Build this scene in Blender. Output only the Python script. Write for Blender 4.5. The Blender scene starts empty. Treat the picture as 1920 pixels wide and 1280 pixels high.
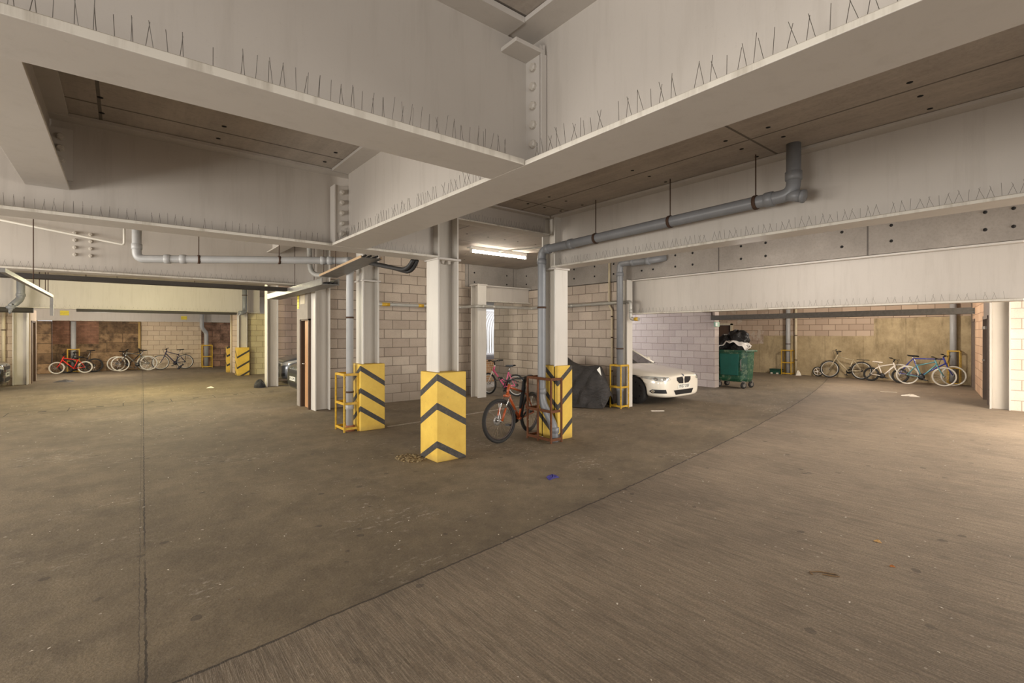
import bpy, bmesh, math, random
from mathutils import Vector, Matrix
from mathutils.bvhtree import BVHTree
random.seed(7)
PI = math.pi
scn = bpy.context.scene
COL = scn.collection
V = Vector

# ------------------------------------------------------------------ colour / materials
def lin(c):
    r = []
    for a in c:
        a = a / 255.0
        r.append(a / 12.92 if a <= 0.04045 else ((a + 0.055) / 1.055) ** 2.4)
    return (r[0], r[1], r[2], 1.0)

class NT:
    def __init__(s, name):
        s.m = bpy.data.materials.new(name); s.m.use_nodes = True
        s.n = s.m.node_tree.nodes; s.l = s.m.node_tree.links
        s.b = s.n['Principled BSDF']
        s._pos = None
    def node(s, t, **kw):
        n = s.n.new(t)
        for k, v in kw.items(): setattr(n, k, v)
        return n
    def link(s, a, b): s.l.new(a, b)
    def put(s, sock, v):
        if hasattr(v, 'node'): s.l.new(v, sock)
        else: sock.default_value = v
    def pos(s):
        if s._pos is None: s._pos = s.node('ShaderNodeNewGeometry').outputs['Position']
        return s._pos
    def xyz(s):
        n = s.node('ShaderNodeSeparateXYZ'); s.link(s.pos(), n.inputs[0]); return n.outputs
    def math(s, op, a, b=None, c=None, clamp=False):
        n = s.node('ShaderNodeMath', operation=op); n.use_clamp = clamp
        s.put(n.inputs[0], a)
        if b is not None: s.put(n.inputs[1], b)
        if c is not None: s.put(n.inputs[2], c)
        return n.outputs[0]
    def noise(s, scale, detail=4, rough=.6, vec=None, dist=0):
        n = s.node('ShaderNodeTexNoise'); n.inputs['Scale'].default_value = scale
        n.inputs['Detail'].default_value = detail; n.inputs['Roughness'].default_value = rough
        n.inputs['Distortion'].default_value = dist
        s.link(vec if vec is not None else s.pos(), n.inputs['Vector']); return n.outputs['Fac']
    def mapped(s, scale, rot=(0, 0, 0)):
        n = s.node('ShaderNodeMapping'); n.inputs['Scale'].default_value = scale; n.inputs['Rotation'].default_value = rot
        s.link(s.pos(), n.inputs['Vector']); return n.outputs[0]
    def ramp(s, f, lo, hi):
        n = s.node('ShaderNodeMapRange'); n.clamp = True
        s.put(n.inputs[0], f); n.inputs[1].default_value = lo; n.inputs[2].default_value = hi
        return n.outputs[0]
    def mix(s, f, a, b, mode='MIX'):
        n = s.node('ShaderNodeMix', data_type='RGBA', blend_type=mode)
        s.put(n.inputs[0], f); s.put(n.inputs[6], a); s.put(n.inputs[7], b)
        return n.outputs[2]
    def bump(s, h, strength=.3, dist=.01):
        n = s.node('ShaderNodeBump'); n.inputs['Strength'].default_value = strength; n.inputs['Distance'].default_value = dist
        s.link(h, n.inputs['Height']); s.link(n.outputs[0], s.b.inputs['Normal'])
    def done(s, color, rough=.6, metal=0.0):
        s.put(s.b.inputs['Base Color'], color); s.put(s.b.inputs['Roughness'], rough); s.b.inputs['Metallic'].default_value = metal
        return s.m

def plain(name, c, rough=.5, metal=0., var=.0, scale=8., dark=.6, coat=0.):
    t = NT(name)
    if var:
        f = t.ramp(t.noise(scale, 5, .65), .35, .75)
        f = t.math('MULTIPLY', f, var)
        col = t.mix(f, lin(c), tuple(v * dark for v in lin(c)[:3]) + (1,))
    else: col = lin(c)
    m = t.done(col, rough, metal)
    if coat: t.b.inputs['Coat Weight'].default_value = coat; t.b.inputs['Coat Roughness'].default_value = .05
    return m

def painted(name, c, dirt=(120, 108, 92), streak=.35):
    t = NT(name)
    big = t.ramp(t.noise(.9, 4, .6), .4, .75)
    st = t.ramp(t.noise(1.0, 5, .7, vec=t.mapped((9, 9, .8))), .5, .82)
    fine = t.ramp(t.noise(70, 3, .7), .6, .78)
    f = t.math('ADD', t.math('MULTIPLY', big, .10), t.math('MULTIPLY', st, streak * .4))
    f = t.math('ADD', f, t.math('MULTIPLY', fine, .12), clamp=True)
    col = t.mix(f, lin(c), lin(dirt))
    t.bump(t.noise(60, 3, .6), .08, .004)
    return t.done(col, .55)

def blockwork(name, axis, c1, c2, mortar, bw=.45, bh=.225, stain=(110, 98, 84), stain_amt=.35, ms=.008, zoff=0., base_dirt=0., ss=1.3):
    t = NT(name)
    x, y, z = t.xyz()
    cv = t.node('ShaderNodeCombineXYZ')
    t.link(x if axis == 'x' else y, cv.inputs[0])
    t.put(cv.inputs[1], t.math('ADD', z, zoff))
    br = t.node('ShaderNodeTexBrick'); br.offset = .5
    t.link(cv.outputs[0], br.inputs['Vector'])
    br.inputs['Color1'].default_value = lin(c1); br.inputs['Color2'].default_value = lin(c2); br.inputs['Mortar'].default_value = lin(mortar)
    br.inputs['Scale'].default_value = 1.; br.inputs['Mortar Size'].default_value = ms; br.inputs['Mortar Smooth'].default_value = .1
    br.inputs['Bias'].default_value = 0.; br.inputs['Brick Width'].default_value = bw; br.inputs['Row Height'].default_value = bh
    f = t.math('MULTIPLY', t.ramp(t.noise(ss, 5, .65), .42, .8 if ss < 2 else .68), stain_amt)
    col = t.mix(f, br.outputs['Color'], lin(stain))
    col = t.mix(t.math('MULTIPLY', t.ramp(t.noise(45, 3, .7), .5, .75), .25), col, lin(stain))
    if base_dirt:
        zf = t.math('SUBTRACT', 1., t.ramp(t.math('ADD', z, t.math('MULTIPLY', t.noise(2, 4), .5)), .3, 1.15))
        col = t.mix(t.math('MULTIPLY', zf, base_dirt), col, lin((112, 100, 86)))
    h = t.math('SUBTRACT', t.math('MULTIPLY', t.noise(40, 4, .7), .4), br.outputs['Fac'])
    t.bump(h, .35, .008)
    return t.done(col, .9)

def concrete(name, c1, c2, axis=None, joints=(), scale=1.0, holes=None, streak=None):
    t = NT(name)
    f = t.ramp(t.noise(1.1 * scale, 6, .7), .3, .75)
    col = t.mix(f, lin(c1), lin(c2))
    col = t.mix(t.math('MULTIPLY', t.ramp(t.noise(28, 4, .75), .45, .75), .3), col, tuple(v * .55 for v in lin(c2)[:3]) + (1,))
    if streak:
        col = t.mix(t.math('MULTIPLY', t.ramp(t.noise(1., 5, .7, vec=t.mapped(streak)), .45, .8), .35), col, tuple(v * 1.5 for v in lin(c1)[:3]) + (1,))
    if joints:
        xyz = t.xyz()
        tot = None
        for ax, period, phase, w in joints:
            u = t.math('ADD', xyz['XYZ'.index(ax)], -phase)
            d = t.math('ABSOLUTE', t.math('SUBTRACT', t.math('FRACT', t.math('ADD', t.math('DIVIDE', u, period), .5)), .5))
            k = t.math('LESS_THAN', d, w / period)
            tot = k if tot is None else t.math('MAXIMUM', tot, k)
        col = t.mix(t.math('MULTIPLY', tot, .65), col, lin((38, 33, 28)))
    t.bump(t.noise(30, 4, .7), .15, .006)
    return t.done(col, .85)

def chevron(name, x0, y0, centres, k, w=.092):
    """yellow concrete paint with black stripes: t = z + k*(distance from the corner), black near each centre"""
    t = NT(name)
    x, y, z = t.xyz()
    d = t.math('ADD', t.math('SUBTRACT', x, x0), t.math('SUBTRACT', y, y0))
    v = t.math('ADD', z, t.math('MULTIPLY', d, k))
    tot = None
    for c in centres:
        a = t.math('LESS_THAN', t.math('ABSOLUTE', t.math('SUBTRACT', v, c)), w / 2)
        tot = a if tot is None else t.math('MAXIMUM', tot, a)
    yel = t.mix(t.ramp(t.noise(2.2, 5, .7), .35, .75), lin((222, 186, 78)), lin((198, 158, 58)))
    yel = t.mix(t.math('MULTIPLY', t.ramp(t.noise(24, 5, .8), .62, .72), .45), yel, lin((128, 100, 52)))
    low = t.math('SUBTRACT', 1., t.ramp(t.math('ADD', z, t.math('MULTIPLY', t.noise(9, 4), .1)), .05, .16))
    yel = t.mix(t.math('MULTIPLY', low, .5), yel, lin((130, 105, 62)))
    blk = t.mix(t.ramp(t.noise(20, 5, .8), .5, .75), lin((52, 48, 44)), lin((92, 84, 74)))
    t.bump(t.noise(35, 4, .7), .15, .006)
    return t.done(t.mix(tot, yel, blk), .6)

STEEL = painted('painted_steel', (198, 191, 182))
STEEL_W = painted('painted_steel_web', (190, 182, 172), streak=.55)
COLP = painted('painted_column', (206, 200, 190), streak=.5)
COL_D = painted('column_web_paint', (192, 184, 172), streak=.7)
EDGE = painted('flange_edge', (204, 197, 184), dirt=(128, 114, 94), streak=2.0)
GREYPIPE = plain('grey_plastic_pipe', (128, 129, 131), .38, var=.35, scale=5)
PALEPIPE = plain('pale_grey_pipe', (170, 169, 167), .42, var=.35, scale=5)
GALV = plain('galvanised_pipe', (178, 174, 165), .4, .35, var=.5, scale=7)
CREAM = plain('cream_pipe', (205, 190, 160), .5, var=.4, scale=6)
WHITEPIPE = plain('white_conduit', (225, 220, 208), .5)
YEL = plain('yellow_paint', (212, 168, 48), .5, var=.8, scale=22, dark=.45)
RUST = plain('rusty_steel', (112, 68, 40), .8, .2, var=.8, scale=25, dark=.5)
RUSTDK = plain('rusty_rod', (78, 56, 42), .8, .2, var=.6, scale=25)
TRAYM = plain('tray_steel', (140, 136, 130), .5, .5, var=.6, scale=10)
CABLE = plain('black_cable', (38, 36, 35), .6, var=.5, scale=30, dark=2.2)
DARKHOLE = plain('dark_hole', (22, 20, 18), .9)
WIRE = plain('spike_wire', (104, 98, 90), .45, .6)
WOOD = plain('door_veneer', (186, 138, 96), .5, var=.35, scale=3)
DARKWOOD = plain('dark_door', (82, 58, 40), .6, var=.5, scale=6)
MAUVE = plain('door_paint', (128, 112, 100), .6, var=.4, scale=4)
RUBBER = plain('tyre_rubber', (40, 38, 36), .8, var=.4, scale=30, dark=1.8)
BLACKP = plain('black_plastic', (28, 28, 30), .45)
BLKPAINT = plain('black_frame_paint', (34, 34, 38), .3, coat=.4)
CHROME = plain('bright_metal', (205, 203, 198), .25, .9)
ALLOY = plain('alloy_rim', (205, 203, 196), .35, .4)
PALE = plain('pale_tyre', (205, 196, 178), .6)
BLOCKX = blockwork('blockwork_x', 'x', (190, 176, 160), (168, 153, 138), (108, 97, 86), base_dirt=.7)
BLOCKY = blockwork('blockwork_y', 'y', (196, 181, 165), (174, 159, 144), (114, 102, 90), base_dirt=.35)
BLOCKL = blockwork('blockwork_lavender_lit', 'y', (204, 190, 180), (190, 174, 166), (150, 134, 124), stain_amt=.15)  # lavender cast of the bay's light mixed into these blocks
BLOCKP = blockwork('blockwork_pink', 'x', (176, 154, 138), (160, 138, 122), (108, 94, 82))
BLOCKC = blockwork('blockwork_cream', 'x', (212, 192, 164), (198, 177, 150), (142, 122, 100), stain_amt=.25)
BLOCKCY = blockwork('blockwork_cream_y', 'y', (226, 213, 198), (214, 198, 182), (172, 154, 138), stain_amt=.15)
BLOCKYLIT = blockwork('blockwork_yellow_lit', 'x', (206, 192, 150), (192, 178, 136), (150, 134, 98))  # yellow lamplight is tinted into the block colour as well
STONE = blockwork('rubble_stone', 'x', (160, 130, 96), (116, 92, 66), (92, 74, 54), bw=1.1, bh=.42, stain=(58, 44, 30), stain_amt=1., ss=3.2, ms=.012)
STONEP = blockwork('pink_rubble_stone', 'x', (172, 134, 110), (136, 104, 86), (112, 90, 74), bw=.7, bh=.3, stain=(84, 62, 48), stain_amt=1., ss=3.2, ms=.012)
REDB = blockwork('red_brick', 'x', (150, 108, 84), (132, 94, 74), (112, 88, 70), bw=.22, bh=.075, stain=(92, 66, 48), stain_amt=.9, ss=2.6, ms=.006)
CONC = concrete('concrete_ceiling', (184, 174, 162), (154, 144, 134), joints=(('X', 4.9, 4.75, .012), ('Y', 3.05, 2.17, .012)), streak=(6, .5, 1))
CONCBAND = concrete('concrete_band', (158, 150, 141), (130, 123, 115), joints=(('Y', 2.44, 2.35, .012), ('X', 1.6, 9.0, .01)))
GREEN = None

def floor_material():
    t = NT('worn_concrete_floor')
    x, y, z = t.xyz()
    A = t.mix(t.ramp(t.noise(.33, 6, .65), .32, .7), lin((148, 132, 107)), lin((108, 95, 75)))
    A = t.mix(t.math('MULTIPLY', t.ramp(t.noise(2.6, 6, .75), .40, .68), .6), A, lin((86, 74, 60)))
    A = t.mix(t.math('MULTIPLY', t.ramp(t.noise(9, 6, .8), .5, .68), .35), A, lin((160, 146, 126)))
    B = t.mix(t.ramp(t.noise(.5, 6, .65), .35, .7), lin((158, 140, 118)), lin((122, 107, 90)))
    st = t.ramp(t.noise(1., 6, .75, vec=t.mapped((26, 1.1, 1), (0, 0, .08))), .4, .68)
    B = t.mix(t.math('MULTIPLY', st, .7), B, lin((90, 79, 66)))
    bl = t.math('MULTIPLY', t.ramp(t.noise(1.3, 4, .7), .5, .7), .4); B = t.mix(bl, B, lin((84, 73, 61)))
    fine = t.ramp(t.noise(1., 3, .7, vec=t.mapped((90, 5, 1), (0, 0, .08))), .45, .65)
    B = t.mix(t.math('MULTIPLY', fine, .42), B, lin((182, 166, 144)))
    crack = t.math('ADD', t.math('ADD', t.math('MULTIPLY', x, .09), 2.86), t.math('MULTIPLY', t.math('MULTIPLY', x, x), .0043))
    dy = t.math('SUBTRACT', y, crack)
    wob = t.math('MULTIPLY', t.math('SUBTRACT', t.noise(3., 4), .5), .05)
    wob2 = t.math('MULTIPLY', t.math('SUBTRACT', t.noise(11., 4), .5), .03)
    side = t.math('LESS_THAN', dy, 0.)
    col = t.mix(side, A, B)
    # dark grime beside the joint
    g = t.math('SUBTRACT', 1., t.ramp(t.math('ABSOLUTE', dy), .0, .55))
    col = t.mix(t.math('MULTIPLY', t.math('MULTIPLY', g, t.ramp(t.noise(1.6, 5, .7), .35, .65)), .45), col, lin((70, 60, 50)))
    def line(d, w): return t.math('LESS_THAN', t.math('ABSOLUTE', t.math('ADD', d, wob2)), w)
    j1 = line(t.math('ADD', dy, wob), .009)
    dx = t.math('SUBTRACT', x, t.math('ADD', t.math('MULTIPLY', y, .0253), .015))
    j2 = t.math('MULTIPLY', line(dx, .006), t.ramp(t.noise(1.2, 3), .35, .5))
    j3 = line(t.math('ADD', dx, .03), .003)
    dd = t.math('SUBTRACT', y, t.math('ADD', t.math('MULTIPLY', x, .18), 14.45))
    inx = t.math('LESS_THAN', x, 3.6)
    j4 = t.math('MULTIPLY', line(dd, .022), inx)
    j5 = t.math('MULTIPLY', line(t.math('SUBTRACT', dd, .62), .018), inx)
    band = t.math('MULTIPLY', t.math('LESS_THAN', t.math('ABSOLUTE', t.math('SUBTRACT', dd, .31)), .31), inx)
    slab = t.math('MULTIPLY', band, t.math('LESS_THAN', t.math('FRACT', t.math('DIVIDE', x, .95)), .02))
    slot = t.math('MULTIPLY', t.math('LESS_THAN', t.math('ABSOLUTE', t.math('SUBTRACT', dd, .31)), .10),
                  t.math('LESS_THAN', t.math('FRACT', t.math('ADD', t.math('DIVIDE', x, .95), .5)), .14))
    slot = t.math('MULTIPLY', t.math('MULTIPLY', slot, inx), .8)
    jj = t.math('MAXIMUM', t.math('MAXIMUM', j1, j2), t.math('MAXIMUM', t.math('MAXIMUM', j4, j5), t.math('MAXIMUM', slab, slot)))
    jj = t.math('MAXIMUM', jj, t.math('MULTIPLY', j3, .6))
    # oil spots
    vo = t.node('ShaderNodeTexVoronoi'); vo.inputs['Scale'].default_value = 3.2; t.link(t.pos(), vo.inputs['Vector'])
    spot = t.math('LESS_THAN', t.math('ADD', vo.outputs['Distance'], t.math('MULTIPLY', t.noise(20, 4), .14)), .17)
    spot = t.math('MULTIPLY', spot, t.ramp(t.noise(.8, 2), .42, .52))
    col = t.mix(t.math('MULTIPLY', spot, .55), col, lin((62, 54, 46)))
    # pale scuffs and worn aggregate
    scuff = t.math('MULTIPLY', t.ramp(t.noise(16, 5, .8, vec=t.mapped((.6, 1.2, 1))), .55, .64), t.ramp(t.noise(.75, 3, .6), .54, .64))
    scuff = t.math('MULTIPLY', scuff, t.math('SUBTRACT', 1., side))
    col = t.mix(t.math('MULTIPLY', scuff, .7), col, lin((212, 203, 188)))
    v2 = t.node('ShaderNodeTexVoronoi'); v2.inputs['Scale'].default_value = 9.; t.link(t.pos(), v2.inputs['Vector'])
    chip = t.math('MULTIPLY', t.math('LESS_THAN', v2.outputs['Distance'], .075), t.ramp(t.noise(1.7, 3), .5, .56))
    col = t.mix(t.math('MULTIPLY', chip, .65), col, lin((205, 194, 176)))
    # faded parking line
    pl = t.math('SUBTRACT', y, t.math('ADD', t.math('MULTIPLY', x, .10), 7.86))
    pk = t.math('MULTIPLY', t.math('LESS_THAN', t.math('ABSOLUTE', pl), .045), t.math('MULTIPLY', t.math('GREATER_THAN', x, 3.75), t.math('LESS_THAN', x, 8.2)))
    col = t.mix(t.math('MULTIPLY', pk, t.math('ADD', t.math('MULTIPLY', t.ramp(t.noise(14, 4), .35, .6), .45), .25)), col, lin((214, 206, 194)))
    col = t.mix(t.math('MULTIPLY', t.ramp(t.noise(75, 4, .85), .40, .62), .55), col, tuple(v * .5 for v in lin((112, 98, 82))[:3]) + (1,))
    col = t.mix(t.math('MULTIPLY', jj, .8), col, lin((46, 38, 31)))
    h = t.math('SUBTRACT', t.math('ADD', t.noise(30, 5, .75), t.math('MULTIPLY', t.math('MULTIPLY', fine, side), .5)), t.math('MULTIPLY', jj, 2.))
    t.bump(h, .5, .01)
    return t.done(col, .85)

# ------------------------------------------------------------------ mesh builder
class MB:
    def __init__(s): s.v = []; s.f = []; s.mi = []; s.sm = []
    def add(s, vs, fs, mi=0, sm=False):
        b = len(s.v); s.v += [tuple(p) for p in vs]
        for f in fs: s.f.append([b + i for i in f]); s.mi.append(mi); s.sm.append(sm)
        return s
    def box(s, x0, x1, y0, y1, z0, z1, mi=0):
        vs = [(x, y, z) for z in (z0, z1) for y in (y0, y1) for x in (x0, x1)]
        return s.add(vs, [(0, 2, 3, 1), (4, 5, 7, 6), (0, 1, 5, 4), (2, 6, 7, 3), (0, 4, 6, 2), (1, 3, 7, 5)], mi)
    def bar(s, p, q, w, h, up=(0, 0, 1), mi=0):
        p, q = V(p), V(q); d = (q - p).normalized(); u = V(up)
        if abs(d.dot(u)) > .99: u = V((1, 0, 0))
        a = d.cross(u).normalized(); b = a.cross(d).normalized()
        vs = [c + a * (i * w / 2) + b * (j * h / 2) for c in (p, q) for j in (-1, 1) for i in (-1, 1)]
        return s.add(vs, [(0, 2, 3, 1), (4, 5, 7, 6), (0, 1, 5, 4), (2, 6, 7, 3), (0, 4, 6, 2), (1, 3, 7, 5)], mi)
    def tube(s, pts, r, n=10, closed=False, mi=0, caps=True):
        pts = [V(p) for p in pts]; m = len(pts)
        rs = r if isinstance(r, (list, tuple)) else [r] * m
        prev = None; rings = []
        for i, p in enumerate(pts):
            if closed: d = pts[(i + 1) % m] - pts[i - 1]
            else: d = pts[min(i + 1, m - 1)] - pts[max(i - 1, 0)]
            d.normalize()
            if prev is None:
                u = V((0, 0, 1)) if abs(d.z) < .9 else V((1, 0, 0))
                a = d.cross(u).normalized()
            else: a = (prev - d * prev.dot(d)).normalized()
            prev = a; b = d.cross(a)
            rings.append([p + (a * math.cos(2 * PI * k / n) + b * math.sin(2 * PI * k / n)) * rs[i] for k in range(n)])
        vs = [q for R in rings for q in R]; fs = []
        for i in range(m if closed else m - 1):
            j = (i + 1) % m
            for k in range(n): fs.append((i * n + k, i * n + (k + 1) % n, j * n + (k + 1) % n, j * n + k))
        s.add(vs, fs, mi, n > 4)
        if caps and not closed:
            b = len(s.v) - len(vs)
            s.f.append([b + k for k in range(n)][::-1]); s.mi.append(mi); s.sm.append(False)
            s.f.append([b + (m - 1) * n + k for k in range(n)]); s.mi.append(mi); s.sm.append(False)
        return s
    def lathe(s, prof, o, ax, n=24, mi=0, sm=True):
        o, ax = V(o), V(ax).normalized(); u = V((0, 0, 1)) if abs(ax.z) < .9 else V((1, 0, 0))
        a = ax.cross(u).normalized(); b = ax.cross(a)
        vs = [o + ax * t + (a * math.cos(2 * PI * k / n) + b * math.sin(2 * PI * k / n)) * r for r, t in prof for k in range(n)]
        fs = [(i * n + k, i * n + (k + 1) % n, (i + 1) * n + (k + 1) % n, (i + 1) * n + k) for i in range(len(prof) - 1) for k in range(n)]
        s.add(vs, fs, mi, sm)
        b0 = len(s.v) - len(vs)
        if prof[0][0] > 1e-5: s.f.append([b0 + k for k in range(n)]); s.mi.append(mi); s.sm.append(False)
        if prof[-1][0] > 1e-5: s.f.append([b0 + (len(prof) - 1) * n + k for k in range(n)][::-1]); s.mi.append(mi); s.sm.append(False)
        return s
    def grid(s, fn, nu, nv, mi=0, sm=True):
        vs = [fn(i / nu, j / nv) for j in range(nv + 1) for i in range(nu + 1)]
        fs = [(j * (nu + 1) + i, j * (nu + 1) + i + 1, (j + 1) * (nu + 1) + i + 1, (j + 1) * (nu + 1) + i) for j in range(nv) for i in range(nu)]
        return s.add(vs, fs, mi, sm)
    def prism(s, poly, ax, a0, a1, mi=0):
        """poly of 2-D points in the plane normal to axis ax, extruded a0..a1"""
        def P(p, a): return {'x': (a, p[0], p[1]), 'y': (p[0], a, p[1]), 'z': (p[0], p[1], a)}[ax]
        n = len(poly)
        vs = [P(p, a0) for p in poly] + [P(p, a1) for p in poly]
        return s.add(vs, [tuple(range(n))[::-1], tuple(range(n, 2 * n))] + [(i, (i + 1) % n, n + (i + 1) % n, n + i) for i in range(n)], mi)
    def build(s, name, mats, parent=None, local=False, bevel=0, subsurf=0, fixn=True):
        me = bpy.data.meshes.new(name)
        off = V((0, 0, 0))
        if parent is not None and not local: off = wloc(parent)
        elif parent is None and not local:
            xs = [p[0] for p in s.v]; ys = [p[1] for p in s.v]; zs = [p[2] for p in s.v]
            off = V(((min(xs) + max(xs)) / 2, (min(ys) + max(ys)) / 2, min(zs)))
        me.from_pydata([(p[0] - off.x, p[1] - off.y, p[2] - off.z) for p in s.v], [], s.f)
        for p, i, sm in zip(me.polygons, s.mi, s.sm): p.material_index = i; p.use_smooth = sm
        if fixn:
            bm = bmesh.new(); bm.from_mesh(me); bmesh.ops.recalc_face_normals(bm, faces=bm.faces); bm.to_mesh(me); bm.free()
        for m in (mats if isinstance(mats, (list, tuple)) else [mats]): me.materials.append(m)
        o = bpy.data.objects.new(name, me); COL.objects.link(o)
        if parent is not None: o.parent = parent
        else: o.location = off
        if bevel:
            b = o.modifiers.new('bevel', 'BEVEL'); b.width = bevel; b.segments = 2; b.limit_method = 'ANGLE'
        if subsurf:
            b = o.modifiers.new('sub', 'SUBSURF'); b.levels = subsurf; b.render_levels = subsurf
        return o

def wloc(o):
    v = V((0, 0, 0))
    while o is not None: v += V(o.location); o = o.parent
    return v

def tag(o, label, cat, group=None, kind=None):
    o['label'] = label; o['category'] = cat
    if group: o['group'] = group
    if kind: o['kind'] = kind
    return o
def thing(name, label, cat, loc=(0, 0, 0), rotz=0, group=None, kind=None):
    o = bpy.data.objects.new(name, None); COL.objects.link(o); o.location = loc; o.rotation_euler = (0, 0, rotz)
    o.empty_display_size = .1
    return tag(o, label, cat, group, kind)
def struct(o, label=None):
    o['kind'] = 'structure'
    if label: o['label'] = label
    return o
def elbow(p, q, r, c, n=6):
    """round corner at q between p-q-r with radius c"""
    p, q, r = V(p), V(q), V(r); a = q + (p - q).normalized() * c; b = q + (r - q).normalized() * c
    return [a.lerp(q, t).lerp(q.lerp(b, t), t) for t in [i / n for i in range(n + 1)]]
def path(pts, c):
    out = [V(pts[0])]
    for i in range(1, len(pts) - 1): out += elbow(pts[i - 1], pts[i], pts[i + 1], c)
    out.append(V(pts[-1])); return out

ZC = 3.60
# ------------------------------------------------------------------ floor, ceiling
fl = MB(); fl.box(-14, 26, -12, 32, -.2, 0)
struct(fl.build('floor', floor_material()), 'worn brown concrete garage floor with joints and stains')
ce = MB()
ce.box(-12, 26, -10, 12.3, ZC, ZC + .25); ce.box(-12, 7.2, 12.3, 32, ZC, ZC + .25); ce.box(14.2, 26, 12.3, 32, ZC, ZC + .25)
ceiling = struct(ce.build('ceiling', CONC), 'grey concrete ceiling slab panels with dark fixing holes')
def ceil_hole(x, y):
    m = MB(); m.lathe([(.0, -.003), (.02, -.002), (.024, .004)], (x, y, ZC), (0, 0, 1), 10)
    m.build('fixing_hole', DARKHOLE, ceiling)
for y in (-.1, .92, 1.94, 2.34, 3.45, 4.85, 5.3):
    for x in (4.6, 4.93, 5.27): ceil_hole(x, y)
for y in (5.06, 5.43 - .02):
    for x in (-.14, .72, 1.73): ceil_hole(x, y)
for x in (5.1, 5.6, 6.02, 6.36, 6.85):
    for y in (7.65, 9.6, 10.4): ceil_hole(x, y)
for x, y in ((7.4, 4.2), (7.4, 3.1), (7.6, 2.2)): ceil_hole(x, y)

# ------------------------------------------------------------------ steel beams
def bolt(x, y, z, ax, parent, r=.026, m=COL_D):
    b = MB(); b.lathe([(r * 1.25, 0), (r * 1.25, .006), (r, .008), (r, .034), (r * .7, .042)], (x, y, z), ax, 8, sm=False)
    return b.build('bolt', m, parent)
def ibeam(name, label, ax, c, a0, a1, zb, zt, fw, tf=.028, tw=.02, f1=None):
    """steel I-beam running along ax ('x' or 'y') with its web at c on the other axis"""
    mid = ((a0 + a1) / 2, c, zb) if ax == 'x' else (c, (a0 + a1) / 2, zb)
    t = thing(name, label, 'beam', mid, kind='thing')
    if zt == ZC: zt = ZC - .004
    def bx(l, h, z0, z1, e=a1):
        m = MB()
        if ax == 'x': m.box(a0, e, l, h, z0, z1)
        else: m.box(l, h, a0, e, z0, z1)
        return m
    fe = a1 if f1 is None else f1
    q = bx(c - fw / 2, c + fw / 2, zb, zb + tf, fe)
    for i in ((2, 3) if ax == 'x' else (4, 5)): q.mi[i] = 1
    q.build('bottom_flange', [STEEL, EDGE], t, bevel=.003)
    bx(c - tw / 2, c + tw / 2, zb + tf, zt - tf).build('web', STEEL_W, t)
    bx(c - fw / 2, c + fw / 2, zt - tf, zt, fe).build('top_flange', STEEL, t)
    return t
def spikes(name, label, ax, c, a0, a1, z, step=.065, h=.105, lean=.03, side=-1):
    """strip of bird spikes along ax at c"""
    m = MB()
    strip = MB()
    n = int((a1 - a0) / step); r = .0013
    for i in range(n):
        a = a0 + (i + .5) * step
        if random.random() < .06: continue
        for k in ((-1, 1) if i % 3 else (0,)):
            hh = h * random.uniform(.8, 1.08); da = lean * k + random.uniform(-.008, .008); dc = random.uniform(-.012, .025) * side
            a2 = a - .15 * da; a1 = a + da * .85
            p = (a1, c, z) if ax == 'x' else (c, a1, z)
            q = (a2, c + dc, z + hh) if ax == 'x' else (c + dc, a2, z + hh)
            m.tube([p, q], r, 3, caps=False)
    if ax == 'x': strip.box(a0, a1, c - .012, c + .012, z, z + .004)
    else: strip.box(c - .012, c + .012, a0, a1, z, z + .004)
    s = strip.build('bird_spike_strip', plain('spike_base_' + ax, (150, 140, 122), .5))
    tag(s, label, 'bird spikes', 'bird spike strips on the beam flanges')
    o = m.build('spikes', WIRE, s, fixn=False); o['kind'] = 'stuff'
    return s

ZB = 2.715
# near left beam, runs along x into the girder
B1 = ibeam('steel_beam', 'nearest pale steel beam crossing the upper left, bolted end plate at its right end', 'x', 2.34, -6, 2.03, ZB, ZC, .34, tf=.036, f1=1.857)
m = MB(); m.box(2.005, 2.03, 2.20, 2.48, ZB + .03, 3.50); m.build('end_plate', STEEL, B1)
m = MB(); m.box(2.0, 2.045, 2.18, 2.19, ZB + .03, 3.44); m.box(2.022, 2.038, 2.185, 2.33, ZB + .03, 3.5); m.build('end_cleat', STEEL, B1, bevel=.002)
for z in (2.90, 3.02, 3.14, 3.26, 3.38): bolt(2.022, 2.255, z, (-1, 0, 0), B1)
m = MB(); m.box(1.80, 2.03, 2.18, 2.33, 3.44, 3.465); m.build('top_cleat', STEEL, B1, bevel=.003)
# main girder along y
G1 = ibeam('steel_girder', 'main pale steel girder from the top right down to the centre', 'y', 2.06, -5, 5.56, ZB, ZC, .40)
# beam on the column row
B2 = ibeam('steel_beam', 'pale steel beam behind the nearest left one, ending on the central chevron column', 'x', 5.75, -8, 3.27, ZB, ZC, .34)
m = MB(); m.box(1.885, 1.90, 5.55, 5.70, ZB + .03, 3.42); m.box(1.90, 2.05, 5.565, 5.58, ZB + .03, 3.42); m.build('end_cleat', STEEL, B2, bevel=.002)
for z in (2.86, 2.98, 3.10, 3.22, 3.34): bolt(1.97, 5.563, z, (0, -1, 0), B2)
# slender cross beam between B1 and B2 at far left
C1 = ibeam('steel_cross_beam', 'short pale cross beam at the far left between two long beams', 'y', -.50, 2.36, 5.73, 2.97, ZC, .28, tf=.02)
m = MB(); m.box(-.49, -.34, 5.715, 5.735, 3.05, 3.50); m.build('end_cleat', STEEL, C1)
for z in (3.12, 3.22, 3.32, 3.42): bolt(-.42, 5.715, z, (0, -1, 0), C1)
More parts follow.
